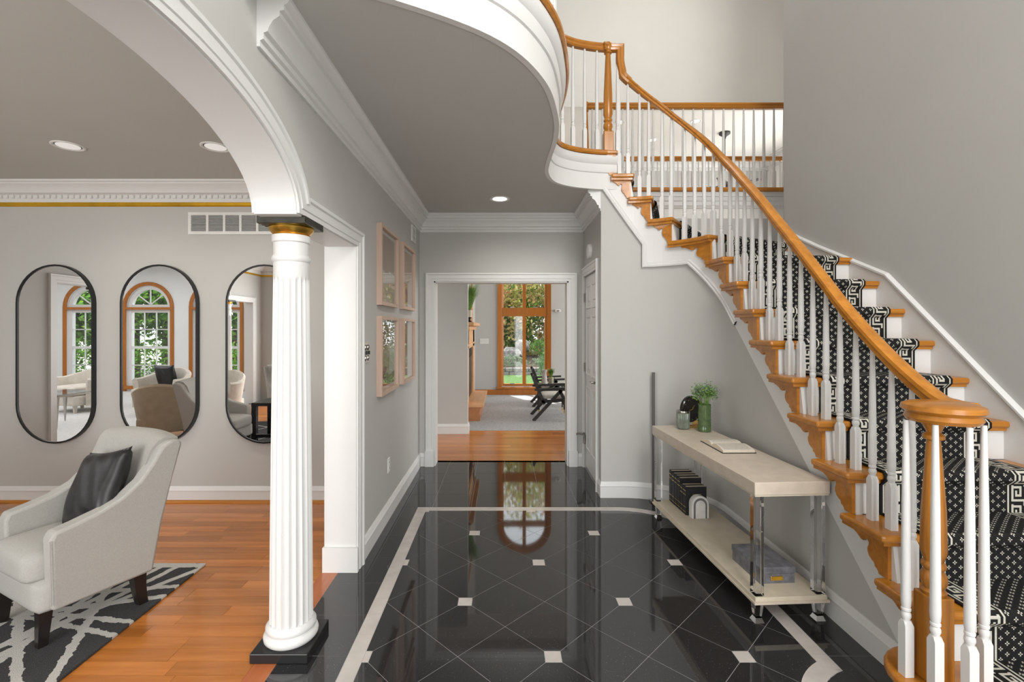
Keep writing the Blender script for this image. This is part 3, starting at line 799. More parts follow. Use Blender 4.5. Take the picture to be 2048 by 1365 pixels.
# margins
mj = [3.97, 3.72, 3.41, 3.10, 2.79, 2.48, 2.17, 1.86, 1.55, 1.24, .93, .62, YN]
for y1, y0 in zip(mj, mj[1:]):
    tile([(-1.01, y0), (-.71, y0), (-.71, y1), (-1.01, y1)], M_granite)
    if y1 <= 3.42: tile([(1.485, max(y0, 1.9)), (1.71, max(y0, 1.9)), (1.71, y1), (1.485, y1)], M_granite) if y1 > 1.95 else None
tile([(1.485, 3.41), (1.71, 3.41), (1.71, 3.42), (1.485, 3.42)], M_granite)
gx = [-1.01, -.895, -.59, -.285, .02, .325, .63, .88]
gy = [3.97, 4.275, 4.58, 4.885, 5.19, 5.36]
for x0, x1 in zip(gx, gx[1:]):
    for y0, y1 in zip(gy, gy[1:]): tile([(x0, y0), (x1, y0), (x1, y1), (x0, y1)], M_granite)
tile([(.88, 3.97), (.935, 3.97), (.935, 4.22), (.88, 4.22)], M_granite)
for k in range(4):
    a0, a1 = 90 - 22.5 * k, 90 - 22.5 * (k + 1)
    i_ = arcp(BC, BO + .002, a0, a1, 4); o_ = [(min(1.72, x), min(4.22, y)) for x, y in arcp(BC, .86, a0, a1, 4)]
    V, F = prismvf(o_ + i_[::-1], XY, TZ, 0.0); mesh('tile', V, F, M_granite, fl)
# living-room planks
lf = struct(box('floor_living', (-5.05, -1.75, -.1), (-1.01, 4.2, -.006), M_dark), 'orange cherry strip floor of the living room')
def planks(parent, x0, x1, y0, y1, wd, lmin, lmax, mat, cut=None):
    y = y1; protos = {}
    r = random.Random(3)
    while y > y0 + .01:
        x = x1 + 0.0; first = True
        while x > x0 + .01:
            L = r.uniform(lmin, lmax) * (r.uniform(.3, 1) if first else 1); first = False
            L = round(L / .05) * .05
            a = max(x0, x - L)
            if a - x0 < .12: a = x0
            Lr = round(x - a, 3)
            if Lr not in protos:
                o = box('plank', (-Lr / 2 + .0008, -wd / 2 + .0008, -.006), (Lr / 2 - .0008, wd / 2 - .0008, 0), mat, parent)
                protos[Lr] = o.data; o.location = ((x + a) / 2, y - wd / 2, 0)
            else: link('plank', protos[Lr], mat, parent, loc=((x + a) / 2, y - wd / 2, 0))
            x = a
        y -= wd
planks(lf, -4.95, -1.11, 1.2, 4.10, .0855, .45, 1.25, M_plank)
planks(lf, -4.95, -2.4, -1.2, 1.2, .171, .9, 1.8, M_plank)
box('border_plank', (-1.11, 2.42, -.006), (-1.01, 4.1, 0), M_plank2, lf); box('border_plank', (-1.11, .6, -.006), (-1.01, 2.12, 0), M_plank2, lf)
# passage planks and carpet
pf = struct(box('floor_passage', (-2.0, 5.36, -.1), (5.9, 6.92, -.006), M_dark), 'orange wood strip floor beyond the cased opening')
planks(pf, -1.1, 1.2, 5.36, 6.92, .0855, .8, 2.0, M_plank)
struct(box('floor_family', (-.75, 6.92, -.1), (5.9, 10.7, .006), M_carpet), 'grey family room carpet')
# ================================================================== STAIRCASE
SF = [None] + [1.605 + .2125 * k for k in range(10)] + [3.726, 4.0954, 4.2757, 4.446, 4.5966]
SF[1] = 1.55
OUT = [None, (2.63, 1.55)] + [(2.63, SF[i]) for i in range(2, 10)] + [(2.63, 3.57), (2.60, 4.22), (2.35, 5.26), (1.75, 5.29), (1.37, 5.29), (1.0, 5.29)]
def line(i):
    I = P(SF[i], 0); O = Vector((OUT[i][0], OUT[i][1], 0)); d = (O - I).normalized(); n = Vector((-d.y, d.x, 0))
    return I, O, n
def nosing_z(s):
    pts = [(1.4, .203)] + [(SF[i], RISE * i) for i in range(1, 16)]
    for (a, za), (b, zb) in zip(pts, pts[1:]):
        if s <= b: return za + (zb - za) * (s - a) / (b - a)
    return pts[-1][1]
st = empty('staircase', (1.9, 2.2, 0), 0, 'curved staircase with honey oak treads, white risers and scrolled brackets', 'staircase')
st.location = (0, 0, 0)
TH = .034
for i in range(1, 16):
    z = RISE * i; I, O, n = line(i)
    if i == 1:
        poly = [(1.66 + .205 * math.cos(a), 1.745 + .205 * math.sin(a)) for a in [math.radians(75 + 195 * k / 16) for k in range(17)]] + [(2.63, 1.54), (2.63, SF[2] + .04), (1.70, SF[2] + .04)]
        small = [(1.66 + .185 * math.cos(a), 1.745 + .185 * math.sin(a)) for a in [math.radians(75 + 195 * k / 16) for k in range(17)]] + [(2.63, 1.56), (2.63, SF[2] + .04), (1.70, SF[2] + .04)]
        prism('riser', [(1.66 + .165 * math.cos(a), 1.745 + .165 * math.sin(a)) for a in [math.radians(75 + 195 * k / 16) for k in range(17)]] + [(2.63, 1.58), (2.63, 1.62), (1.70, 1.88)], XY, 0, z - TH, M_white, st)
    else:
        if i < 15:
            In, On, nn = line(i + 1); sn = SF[i + 1]
            def tp(off, lead):
                a = [P(s, off) for s in srange(SF[i] + lead, sn + .055, .04)]
                b = [P(sn + .055, 0), P(sn + .03, 0), On + nn * .03]
                c = [O] if i not in (11,) else [Vector((2.63, 5.29, 0)), Vector((2.63, 4.3, 0)), O]
                c = [v + n * lead for v in c[:-1]] + [c[-1] + n * lead] if False else c
                return [(v.x, v.y) for v in a + b] + [(v.x + n.x * lead, v.y + n.y * lead) for v in c]
        else:
            def tp(off, lead):
                a = [P(s, off) for s in srange(SF[i] + lead, SF[i] + .22, .05)]
                return [(v.x, v.y) for v in a] + [(SF and .80, 4.24), (.80, 5.29), (OUT[15][0] - lead, 5.29)]
        poly = tp(.062, 0.0); small = tp(.045, .016)
        # riser board
        a, b = P(SF[i] + .03, 0), O + n * .03
        c, d = P(SF[i] + .05, -.0), O + n * .05
        prism('riser', [(a.x, a.y), (b.x, b.y), (d.x, d.y), (c.x, c.y)], XY, z - RISE, z - TH, M_white, st)
    V, F = prismvf(poly, XY, z - TH, z)
    tr = mesh('tread', V, F, M_oakx if i < 11 else M_oak, st); bev(tr, .012, 3)
    prism('cove_moulding', small, XY, z - TH - .018, z - TH, M_oakx if i < 11 else M_oak, tr)
# brackets
BR = [(.035, -.05), (.265, -.05), (.258, -.062), (.235, -.068), (.212, -.078), (.192, -.092), (.178, -.094), (.172, -.086), (.162, -.079), (.150, -.080), (.143, -.088), (.144, -.1), (.151, -.114), (.151, -.13), (.142, -.148), (.126, -.16), (.113, -.165), (.109, -.173), (.109, -.18), (.098, -.184), (.089, -.193), (.086, -.203), (.035, -.203)]
for i in range(2, 16):
    sc = 1.0 if i <= 10 else (1.25 if i == 11 else .68)
    if i == 15: sc = .75
    z = RISE * i
    pts = [(SF[i] + .03 + (p - .035) * sc, z + q) for p, q in BR]
    n_ = len(pts)
    V = [P(s, .016, zz) for s, zz in pts] + [P(s, 0.0, zz) for s, zz in pts]
    F = [tuple(range(n_)), tuple(range(n_, 2 * n_))[::-1]] + [(k, (k + 1) % n_, n_ + (k + 1) % n_, n_ + k) for k in range(n_)]
    mesh('scroll_bracket', V, F, M_oakx if 11 > i else M_oak, st)
# stringer
S75, S40, SEND = 3.55 + AR * math.radians(75), 3.55 + AR * math.radians(40), 4.7216
def zlow(s):
    if s < S40: 
        zz = nosing_z(min(s, 3.63)) - .45 + max(0, s - 3.63) * .95
        return max(0.0, min(2.03, zz))
    if s < S75: return 2.03
    return min(2.72, 2.23 + (s - S75) * (.49 / (SEND - S75)))
def zhigh(s):
    i = 1
    for k in range(1, 16):
        if s >= SF[k] + .028: i = k
    return RISE * i - .02
ss = sorted(set(srange(1.75, SEND, .04) + [SF[k] + .028 for k in range(2, 16)] + [SF[k] + .0281 for k in range(2, 16)] + [S40, S75, S75 + .0001, SEND]))
V, F = [], []
for s in ss:
    a = zlow(s); b = zhigh(s)
    V += [P(s, 0, a), P(s, 0, b), P(s, -.03, b), P(s, -.03, a)]
for k in range(len(ss) - 1):
    b = 4 * k
    for q in range(4): F.append((b + q, b + (q + 1) % 4, b + 4 + (q + 1) % 4, b + 4 + q))
F.append((0, 1, 2, 3)); e = 4 * (len(ss) - 1); F.append((e, e + 1, e + 2, e + 3))
mesh('stringer', V, F, M_white, st)
# rake moulding under the stringer
for nm, pa in (('rake_moulding', [(s, zlow(s)) for s in srange(3.45, S40, .05)] + [(s, 2.03) for s in srange(S40, S75, .05)[1:]] + [(S75 + .0005, 2.23)] + [(s, zlow(s)) for s in srange(S75 + .002, SEND, .04)]),):
    V, F = [], []
    for k, (s, z) in enumerate(pa):
        s0, z0 = pa[max(0, k - 1)]; s1, z1 = pa[min(len(pa) - 1, k + 1)]
        dx, dz = s1 - s0, z1 - z0; L = math.hypot(dx, dz) or 1; nx, nz = -dz / L, dx / L
        for w_, o_ in ((0, 0.0), (0, .012), (.012, .016), (.02, .010), (.034, .012), (.042, .006), (.042, 0)):
            V.append(P(s + nx * w_, o_, z + nz * w_))
    m_ = 7
    for k in range(len(pa) - 1):
        for q in range(m_): F.append((k * m_ + q, k * m_ + (q + 1) % m_, (k + 1) * m_ + (q + 1) % m_, (k + 1) * m_ + q))
    mesh(nm, V, F, M_white, st)
# wall under the stringer
V, F = [], []
for s in ss + [4.728]:
    a = max(.02, zlow(min(s, SEND)) + .03)
    V += [P(s, -.02, 0), P(s, -.02, a), P(s, -.12, a), P(s, -.12, 0)]
nn_ = len(ss) + 1
for k in range(nn_ - 1):
    b = 4 * k
    for q in range(4): F.append((b + q, b + (q + 1) % 4, b + 4 + (q + 1) % 4, b + 4 + q))
F.append((0, 1, 2, 3)); e = 4 * (nn_ - 1); F.append((e, e + 1, e + 2, e + 3))
struct(autosmooth(mesh('wall_stair', V, F, M_wall), .4), 'grey wall curving under the staircase behind the console')
# wall skirt on the far side
def skirt(path, name):
    V, F = [], []
    for x, y, zb, zt, nx, ny in path:
        V += [(x, y, zb), (x + nx * .02, y + ny * .02, zb), (x + nx * .02, y + ny * .02, zt - .03), (x + nx * .032, y + ny * .032, zt - .022), (x + nx * .032, y + ny * .032, zt - .008), (x + nx * .012, y + ny * .012, zt), (x, y, zt)]
    for k in range(len(path) - 1):
        for q in range(7): F.append((k * 7 + q, k * 7 + (q + 1) % 7, (k + 1) * 7 + (q + 1) % 7, (k + 1) * 7 + q))
    F.append(tuple(range(7))); e = 7 * (len(path) - 1); F.append(tuple(range(e, e + 7)))
    return mesh(name, V, F, M_white, st)
skirt([(2.64, 1.4, 0, .20, -1, 0), (2.64, 1.62, 0, .34, -1, 0), (2.64, 3.25, 1.2, 1.875, -1, 0), (2.64, 3.96, 1.7, 2.19, -1, 0), (2.64, 4.44, 1.9, 2.42, -1, 0)], 'wall_skirt')
skirt([(2.6, 5.295, 2.0, 2.36, 0, -1), (2.35, 5.295, 2.1, 2.52, 0, -1), (1.0, 5.295, 2.7, 3.03, 0, -1)], 'wall_skirt')

# ---- runner
RW = .71
M_runner = mk_runner(RW)
rows = []
def rl(i, sh):
    I, O, n = line(i); I = I + n * sh; O = O + n * sh
    f0, f1 = (.115, .875)
    if i >= 12: f0, f1 = .14, .80
    return I + (O - I) * f0, I + (O - I) * f1
def addrow(ab, z): rows.append((ab[0], ab[1], z))
for i in range(1, 16):
    z = RISE * i
    addrow(rl(i, .020), z - RISE + (.01 if i > 1 else .003))
    addrow(rl(i, .020), z - .06)
    addrow(rl(i, .004), z - .045)
    addrow(rl(i, -.012), z - .028)
    addrow(rl(i, -.012), z - .006)
    addrow(rl(i, .004), z + .009)
    if i < 15:
        a, b = rl(i, .004), rl(i + 1, .020)
        for k in range(1, 4): addrow((a[0].lerp(b[0], k / 3), a[1].lerp(b[1], k / 3)), z + .009)
    else: addrow(rl(i, .15), z + .009)
NX = 8; V, F, UV = [], [], []
vv = 0; prev = None
for a, b, z in rows:
    m_ = (a + b) / 2; m_ = Vector((m_.x, m_.y, z))
    if prev is not None: vv += (m_ - prev).length
    prev = m_
    for k in range(NX + 1):
        q = a.lerp(b, k / NX); V.append((q.x, q.y, z)); UV.append((RW * k / NX, vv))
for r in range(len(rows) - 1):
    for k in range(NX): F.append((r * (NX + 1) + k, r * (NX + 1) + k + 1, (r + 1) * (NX + 1) + k + 1, (r + 1) * (NX + 1) + k))
me = bpy.data.meshes.new('stair_runner'); me.from_pydata(V, [], F)
ul = me.uv_layers.new(name='UVMap')
for lp in me.loops: ul.data[lp.index].uv = UV[lp.vertex_index]
ro = link('stair_runner', me, M_runner)
so = ro.modifiers.new('thick', 'SOLIDIFY'); so.thickness = .007; so.offset = 0
tag(ro, 'black stair runner with cream crosses and greek key border', 'stair runner')

# ---- balusters, rails, newels
def baluster_vf(h, n=16, hb=.205):
    r = .0165; c = .018
    def sq(w, z): return [(-w, -w, z), (w, -w, z), (w, w, z), (-w, w, z)]
    V = sq(r, 0) + sq(r, hb - c)
    F = [(3, 2, 1, 0), (0, 1, 5, 4), (1, 2, 6, 5), (2, 3, 7, 6), (3, 0, 4, 7)]
    o = .0075                                   # chamfered shoulder: octagon on top of the square
    V += [(-o, -r * .86, hb), (o, -r * .86, hb), (r * .86, -o, hb), (r * .86, o, hb), (o, r * .86, hb), (-o, r * .86, hb), (-r * .86, o, hb), (-r * .86, -o, hb)]
    F += [(4, 5, 9, 8), (5, 10, 9), (5, 6, 11, 10), (6, 12, 11), (6, 7, 13, 12), (7, 14, 13), (7, 4, 15, 14), (4, 8, 15), (8, 9, 10, 11, 12, 13, 14, 15)]
    prof = [(.0125, hb - .002), (.0125, hb + .006), (.016, hb + .016), (.0155, hb + .026), (.012, hb + .034), (.0155, hb + .038), (.0155, hb + .046), (.0130, hb + .048), (.0150, hb + .056), (.0165, hb + .08), (.0135, hb + .08 + (h - hb) * .5), (.0088, h)]
    if h < hb + .2: prof = prof[:9] + [(.009, h)]
    v, f = lathevf(prof, n); b = len(V)
    return V + v, F + [tuple(i + b for i in q) for q in f]
BCACHE = {}
def baluster(parent, x, y, z0, z1, rz=0.0, mat=None, n=16):
    h = round(z1 - z0, 3); key = (h, n, mat.name if mat else '')
    if key not in BCACHE:
        V, F = baluster_vf(h, n); o = mesh('baluster', V, F, mat or M_white, parent); autosmooth(o, .6); BCACHE[key] = o.data
    else: o = link('baluster', BCACHE[key], None, parent)
    o.location = (x, y, z0); o.rotation_euler = (0, 0, rz)
    return o
def turned_newel(name, parent, x, y, z0, zb, z1, bw, mat=M_oakz):
    """square block from z0 to zb then turned up to z1"""
    t = box(name, (x - bw / 2, y - bw / 2, z0), (x + bw / 2, y + bw / 2, zb), mat, parent, bevel=.005)
    H = z1 - zb; r = bw / 2
    prof = [(r * .85, 0), (r * .95, .012), (r * .75, .022), (r * .98, .045), (r * .95, .07), (r * .7, .09), (r * .9, .1), (r * .9, .112), (r * .72, .122), (r * .97, .16), (r * .9, .16 + (H - .16) * .3), (r * .55, H - .10), (r * .5, H - .075), (r * .8, H - .068), (r * .8, H - .055), (r * .5, H - .045), (r * .85, H - .012), (r * .85, H)]
    lathe('turning', prof, mat, t, 20, (x, y, zb))
    return t
RAIL = [(-.019, -.034), (-.029, -.022), (-.024, -.004), (-.033, .010), (-.029, .026), (-.014, .034), (.014, .034), (.029, .026), (.033, .010), (.024, -.004), (.029, -.022), (.019, -.034)]
RZ = [(1.88, 1.215), (2.1, 1.36), (2.348, 1.565), (2.744, 1.95), (3.17, 2.354), (3.55, 2.69), (3.671, 2.805), (3.896, 3.065), (4.2207, 3.42), (4.43, 3.63), (4.50, 3.70)]
def rail_z(s):
    if s <= RZ[0][0]: return RZ[0][1]
    for (a, za), (b, zb) in zip(RZ, RZ[1:]):
        if s <= b: return za + (zb - za) * (s - a) / (b - a)
    return RZ[-1][1]
bal = empty('stair_balustrade', (1.6, 1.75, RISE), 0, 'sweeping honey oak handrail with white turned balusters and volute newel', 'balustrade')
bal.location = (0, 0, 0)
ctrl = [(1.725, 1.74, 1.19), (1.72, 1.80, 1.192)] + [tuple(P(s, -.03, rail_z(s))) for s, z in RZ[:3]] + [tuple(P(s, -.03, rail_z(s))) for s in (2.55, 2.744, 2.95, 3.17, 3.37, 3.55, 3.671, 3.79, 3.896, 4.0, 4.11, 4.2207, 4.33, 4.43, 4.50)]
rp = catmull(ctrl, 5)
sweep('handrail', rp, RAIL, (0, 0, 1), M_oak, bal)
g0 = rp[-1]
gp = catmull([(g0.x + .02, 4.21, g0.z - .02), (g0.x - .035, 4.21, g0.z + .035), (1.052, 4.21, 3.775), (1.036, 4.21, 3.86), (1.036, 4.21, 3.93)], 5) + [Vector((1.036, 4.21, 3.978)), Vector((.93, 4.21, 3.978))]
sweep('gooseneck', gp, [(q, p) for p, q in RAIL], (0, -1, 0), M_oakz, bal)
vp = [(0, -.036), (.085, -.036), (.103, -.033), (.112, -.02), (.106, -.004), (.122, .010), (.118, .026), (.10, .034), (0, .036)]
lathe('volute', [(max(r, .001), z) for r, z in vp], M_oakx, bal, 36, (1.61, 1.74, 1.19))
turned_newel('newel_post', bal, 1.588, 1.752, RISE, .52, 1.16, .082)
for (x, y) in ((1.506, 1.775), (1.533, 1.684), (1.605, 1.633), (1.693, 1.672)): baluster(bal, x, y, RISE, 1.156)
sp = []
for i in range(2, 11): sp += [(i, SF[i] + .067), (i, SF[i] + .175)]
sp += [(11, SF[11] + d) for d in (.05, .135, .22, .305)]
for i in (12, 13, 14): sp += [(i, SF[i] + .045), (i, SF[i] + .12)]
for i, s in sp:
    p = P(s, -.03); rot = 0 if s < S_A0 else min(PI / 2, (s - S_A0) / AR)
    baluster(bal, p.x, p.y, RISE * i, rail_z(s) - .03, rot)
baluster(bal, 1.015, 4.21, FZ, 3.945)

# landing balustrade on the S curve
lbal = empty('landing_balustrade', (0, 0, 0), 0, 'curved honey oak rail with white balusters edging the upper landing', 'balustrade')
FI = [p for p in FAS]
lp = [Vector((p.x, p.y, 3.978)) for p in FI if p.x < .93] + [Vector((.93, 4.21, 3.978))]
# pull the line back from the edge
off = []
for k, p in enumerate(lp):
    a, b = lp[max(0, k - 1)], lp[min(len(lp) - 1, k + 1)]; t = (b - a).normalized(); nrm = Vector((-t.y, t.x, 0)); off.append(p + nrm * .03)
off[-1] = Vector((.93, 4.21, 3.978))
sweep('handrail', off, RAIL, (0, 0, 1), M_oakx, lbal)
turned_newel('newel_post', lbal, .93, 4.21, FZ, FZ + .185, 4.0, .084)
lathe('newel_cap', [(.03, -.03), (.038, -.02), (.038, .03), (.03, .045), (.012, .05)], M_oakz, lbal, 16, (.93, 4.21, 3.978))
acc = 0; target = .115
for k in range(len(off) - 1, 0, -1):
    a, b = off[k], off[k - 1]; L = (b - a).length; 
    while acc + L >= target:
        q = a.lerp(b, (target - acc) / L); baluster(lbal, q.x, q.y, FZ, 3.945, .2); target += .115
    acc += L
# walkway railings
def walkway(y, x0, x1, lab, dx, n=8):
    r = empty('walkway_railing', (0, 0, 0), 0, lab, 'railing')
    sweep('handrail', [(x0, y, 3.985), (x1, y, 3.985)], RAIL, (0, 0, 1), M_oakx, r)
    turned_newel('newel_post', r, x0, y, FZ, FZ + .19, 3.99, .07)
    lathe('newel_cap', [(.026, -.03), (.034, -.02), (.034, .03), (.02, .045)], M_oakz, r, 14, (x0, y, 3.985))
    x = x0 + .07
    while x < x1: baluster(r, x, y, FZ + .01, 3.955, 0, M_white, n); x += dx
walkway(5.32, .93, 4.6, 'straight oak and white railing along the near edge of the walkway', .113, 16)
walkway(6.98, 1.0, 4.6, 'straight oak and white railing along the far edge of the walkway', .15, 8)

# ================================================================== COLUMNS
def column(x, y, lab):
    t = empty('fluted_column', (x, y, 0), 0, lab, 'column')
    box('plinth', (-.13, -.13, 0), (.13, .13, .045), M_black, t, bevel=.004)
    lathe('base', [(0.1097, .045), (0.1190, .055), (0.1209, .068), (0.1163, .08), (0.1079, .085), (0.1060, .092), (0.1107, .1), (0.1107, .112), (0.1023, .122), (0.0967, .13), (0.0837, .131)], M_white, t, 40)
    def rf(r, z, a):
        f = (a * 20 / (2 * PI)) % 1.0
        d = abs(f - .5) * 2
        dep = .0085 * math.sqrt(max(0, 1 - (d / .80) ** 2)) if d < .8 else 0
        if z > 1.70: dep *= max(0, min(1, (1.735 - z) / .02))
        return r - dep
    zs = [.13, .14, .5, .9, 1.3, 1.60, 1.70, 1.71, 1.72, 1.73, 1.74, 1.76]
    prof = [(.0955 - .018 * ((z - .13) / 1.7) ** 1.3, z) for z in zs]
    lathe('fluted_shaft', prof, M_white, t, 160, rf=rf)
    lathe('necking', [(0.0785, 1.755), (0.0785, 1.805), (0.0846, 1.812), (0.0865, 1.825), (0.0827, 1.836), (0.0780, 1.84), (0.0780, 1.895), (0.0846, 1.90), (0.0855, 1.93), (0.0799, 1.932)], M_white, t, 40)
    lathe('gilt_capital', [(0.0799, 1.925), (0.0837, 1.932), (0.0808, 1.938), (0.0940, 1.952), (0.1006, 1.965), (0.0987, 1.973), (0.0921, 1.976)], M_gold, t, 40)
    box('abacus', (-.11, -.11, 1.972), (.11, .11, 2.006), M_bronze, t, bevel=.003)
    return t
column(-1.0, 2.245, 'white fluted column with gilt capital and black plinth beside the foyer')
column(-1.0, .36, 'white fluted column at the camera end of the arch')
column(-5.03, 2.18, 'white fluted column of the sunroom arch near the mirror wall')
column(-5.03, -.50, 'white fluted column of the sunroom arch far from the mirror wall')

# ================================================================== WALL THINGS
def oval_mirror(xc, zc, wd, hg, lab):
    t = empty('oval_mirror', (xc, 4.10, zc), 0, lab, 'mirror', 'oval mirrors on the grey wall')
    r = wd / 2; s = hg / 2 - r
    out = [(r * math.cos(PI * k / 20), s + r * math.sin(PI * k / 20)) for k in range(21)] + [(-r * math.cos(PI * k / 20), -s - r * math.sin(PI * k / 20)) for k in range(21)]
    sweep('frame', [(a, -.03, b) for a, b in out], [(-.007, -.03), (-.007, .008), (.007, .008), (.007, -.03)], (0, -1, 0), M_blackmetal, t, closed=True)
    prism('glass', out, XZ, -.030, -.024, M_mirror, t)
for u0, u1, lab in ((33, 187, 'black rimmed oval mirror farthest from the column'), (243, 393, 'middle black rimmed oval mirror, above the armchair'), (454, 604, 'black rimmed oval mirror partly behind the fluted column')):
    sc = 950 / 4.07; oval_mirror(((u0 + u1) / 2 - 1006) / sc, 1.5 + (656 - 708.5) / sc, 151 / sc, 355 / sc, lab)

# pictures
def art_material(name, kind):
    m = bpy.data.materials.new(name); t = NT(m); v = t.coord('Object'); sep = t.new('ShaderNodeSeparateXYZ'); t.link(v, sep.inputs[0])
    y, z = sep.outputs[1], sep.outputs[2]
    nz = t.m('MULTIPLY_ADD', t.noise(v, 7, 4), .12, -.06)
    A, B, C_, D = c4((.36, .26, .19)), c4((.60, .54, .48)), c4((.44, .30, .22)), c4((.16, .12, .08))
    if kind == 0: f = t.m('GREATER_THAN', t.m('ADD', z, nz), -.03); col = t.mix(f, B, A)
    elif kind == 1: f = t.m('GREATER_THAN', t.m('ADD', z, nz), -.02); col = t.mix(f, C_, c4((.42, .28, .17)))
    elif kind == 2:
        d = t.m('ADD', t.m('POWER', t.m('SUBTRACT', y, -.35), 2), t.m('POWER', z, 2))
        f = t.m('GREATER_THAN', t.m('ADD', d, t.m('MULTIPLY', nz, .1)), .17); col = t.mix(f, C_, B)
        g = t.m('LESS_THAN', t.m('ADD', z, t.m('MULTIPLY', nz, .5)), -.15); col = t.mix(g, col, t.mix(t.noise(v, 14, 4), D, c4((.4, .3, .18))))
    else: f = t.m('GREATER_THAN', t.m('ADD', y, t.m('MULTIPLY', nz, .4)), -.02); col = t.mix(f, C_, B)
    t.link(col, t.b.inputs['Base Color']); t.b.inputs['Roughness'].default_value = .7
    return m
k = 0
for (y0, y1), (z0, z1), lab in (((3.40, 3.96), (1.665, 2.255), 'upper pale wood framed print nearer the column'), ((4.15, 4.71), (1.665, 2.255), 'upper pale wood framed print nearer the back wall'),
                                ((3.40, 3.96), (1.005, 1.585), 'lower pale wood framed print nearer the column, with curved cream shape'), ((4.15, 4.71), (1.005, 1.585), 'lower pale wood framed print nearer the back wall')):
    t = empty('framed_print', (HL, (y0 + y1) / 2, (z0 + z1) / 2), 0, lab, 'picture', 'framed prints on the hall wall')
    a, b = (y1 - y0) / 2, (z1 - z0) / 2
    sweep('frame', [(0, -a, -b), (0, a, -b), (0, a, b), (0, -a, b)], [(0, 0), (0, .038), (.026, .038), (.026, .02), (.03, 0)], (1, 0, 0), M_frame, t, closed=True)
    box('mat_board', (.004, -a + .02, -b + .02), (.010, a - .02, b - .02), M_matbd, t)
    box('print', (.010, -a + .055, -b + .055), (.012, a - .055, b - .055), art_material('abstract_print_%s' % 'abcd'[k], k), t)
    box('glazing', (.020, -a + .024, -b + .024), (.022, a - .024, b - .024), M_picglass, t); k += 1

# vents, plates
t = empty('return_vent', (-2.33, 4.10, 2.40), 0, 'white slatted air return grille high beside the column', 'vent')
boxes('frame', [((-.38, -.014, -.095), (.38, 0, -.07)), ((-.38, -.014, .07), (.38, 0, .095)), ((-.38, -.014, -.07), (-.355, 0, .07)), ((.355, -.014, -.07), (.38, 0, .07))] + [((x - .01, -.014, -.07), (x + .01, 0, .07)) for x in (-.215, -.07, .07, .215)], M_plate, t)
box('backing', (-.355, -.002, -.07), (.355, .0, .07), M_greystone, t)
sl = None
for k in range(11):
    z = -.063 + .0126 * k
    if sl is None: sl = bar('slat', (-.355, -.008, 0), (.355, -.008, 0), .012, .002, M_plate, t, up=(0, -.6, 1)); sl.location.z = z
    else: o = sl.copy(); COL.objects.link(o); o.location.z = z
t = empty('wall_vent', (HL, 4.78, 2.44), 0, 'small white wall vent just below the crown moulding', 'vent')
boxes('frame', [((0, -.1, -.08), (.012, .1, -.06)), ((0, -.1, .06), (.012, .1, .08)), ((0, -.1, -.06), (.012, -.085, .06)), ((0, .085, -.06), (.012, .1, .06))], M_plate, t)
for k in range(6): box('slat', (0, -.085, -.055 + .02 * k), (.010, .085, -.043 + .02 * k), M_plate, t)
t = empty('switch_plate', (HL, 3.13, 1.335), 0, 'ornate chrome light switch plate beside the opening', 'switch')
box('plate', (0, -.058, -.068), (.008, .058, .068), M_chrome, t, bevel=.004)
for y in (-.028, .028):
    for z in (-.035, .035):
        lathe('rose', [(.001, 0), (.02, 0), (.017, .006), (.012, .004), (.006, .009), (.001, .009)], M_nickel if z > 0 else M_chrome, t, 10, loc=(.008, y, z), rot=(0, PI / 2, 0))
    box('toggle', (.008, y - .006, -.012), (.02, y + .006, .012), M_black, t)
def outlet(name, loc, lab, nrm='x'):
    t = empty(name, loc, 0 if nrm == 'x' else -PI / 2, lab, 'outlet')
    box('plate', (0, -.036, -.057), (.006, .036, .057), M_plate, t, bevel=.003)
    for z in (-.022, .022):
        box('socket', (.005, -.017, z - .014), (.009, .017, z + .014), M_plate, t, bevel=.003)
        for y in (-.006, .006): box('slot', (.008, y - .0015, z - .006), (.0095, y + .0015, z + .006), M_dark, t)
outlet('wall_outlet', (HL, 3.75, .415), 'white wall outlet low on the picture wall')
t = empty('door_chime', (HR, 4.72, 2.26), 0, 'round white alarm disc on the wall above the panelled door', 'alarm')
lathe('dish', [(.001, .0), (.075, 0), (.075, .02), (.068, .032), (.04, .038), (.001, .038)], M_plate, t, 24, rot=(0, -PI / 2, 0))
t = empty('wall_switch', (-.42, 10.6, 1.20), 0, 'white triple light switch on the family room wall', 'switch')
box('plate', (-.10, -.008, -.06), (.10, 0, .06), M_plate, t, bevel=.004)
for x in (-.055, 0, .055): box('toggle', (x - .008, -.018, -.02), (x + .008, -.008, .02), M_white, t)
t = empty('motion_sensor', (1.22, 10.6, 1.88), 0, 'small white sensor beside the tall window', 'sensor')
box('body', (-.06, -.06, -.03), (.06, 0, .03), M_plate, t, bevel=.01); box('lens', (-.03, -.066, -.02), (.03, -.058, .01), M_nickel, t)

# recessed lights
def downlight(x, y, z, lab, power=6, r=.095, lens=M_lamp):
    t = empty('recessed_light', (x, y, z), 0, lab, 'ceiling light', 'recessed ceiling lights')
    lathe('trim_ring', [(r, 0), (r, -.004), (r * .9, -.007), (r * .78, -.002), (r * .74, .03), (r * .7, .06)], M_plate, t, 28)
    lathe('lamp', [(.001, -.001), (r * .72, -.001), (r * .72, -.003), (.001, -.003)], lens, t, 20)
    d = bpy.data.lights.new('bulb', 'SPOT'); d.energy = power; d.spot_size = 2.6; d.spot_blend = 1; d.shadow_soft_size = .06; d.color = (1, .93, .82)
    o = bpy.data.objects.new('bulb', d); o.parent = t; o.location = (0, 0, -.02); COL.objects.link(o)
downlight(-2.985, 3.26, CZL, 'recessed light in the living room ceiling away from the arch', 24, .095, M_lampdim)
downlight(-1.985, 3.28, CZL, 'recessed light in the living room ceiling close to the arch', 24, .095, M_lampdim)
downlight(-.03, 4.49, CZ, 'bright recessed light in the hall ceiling', 20)
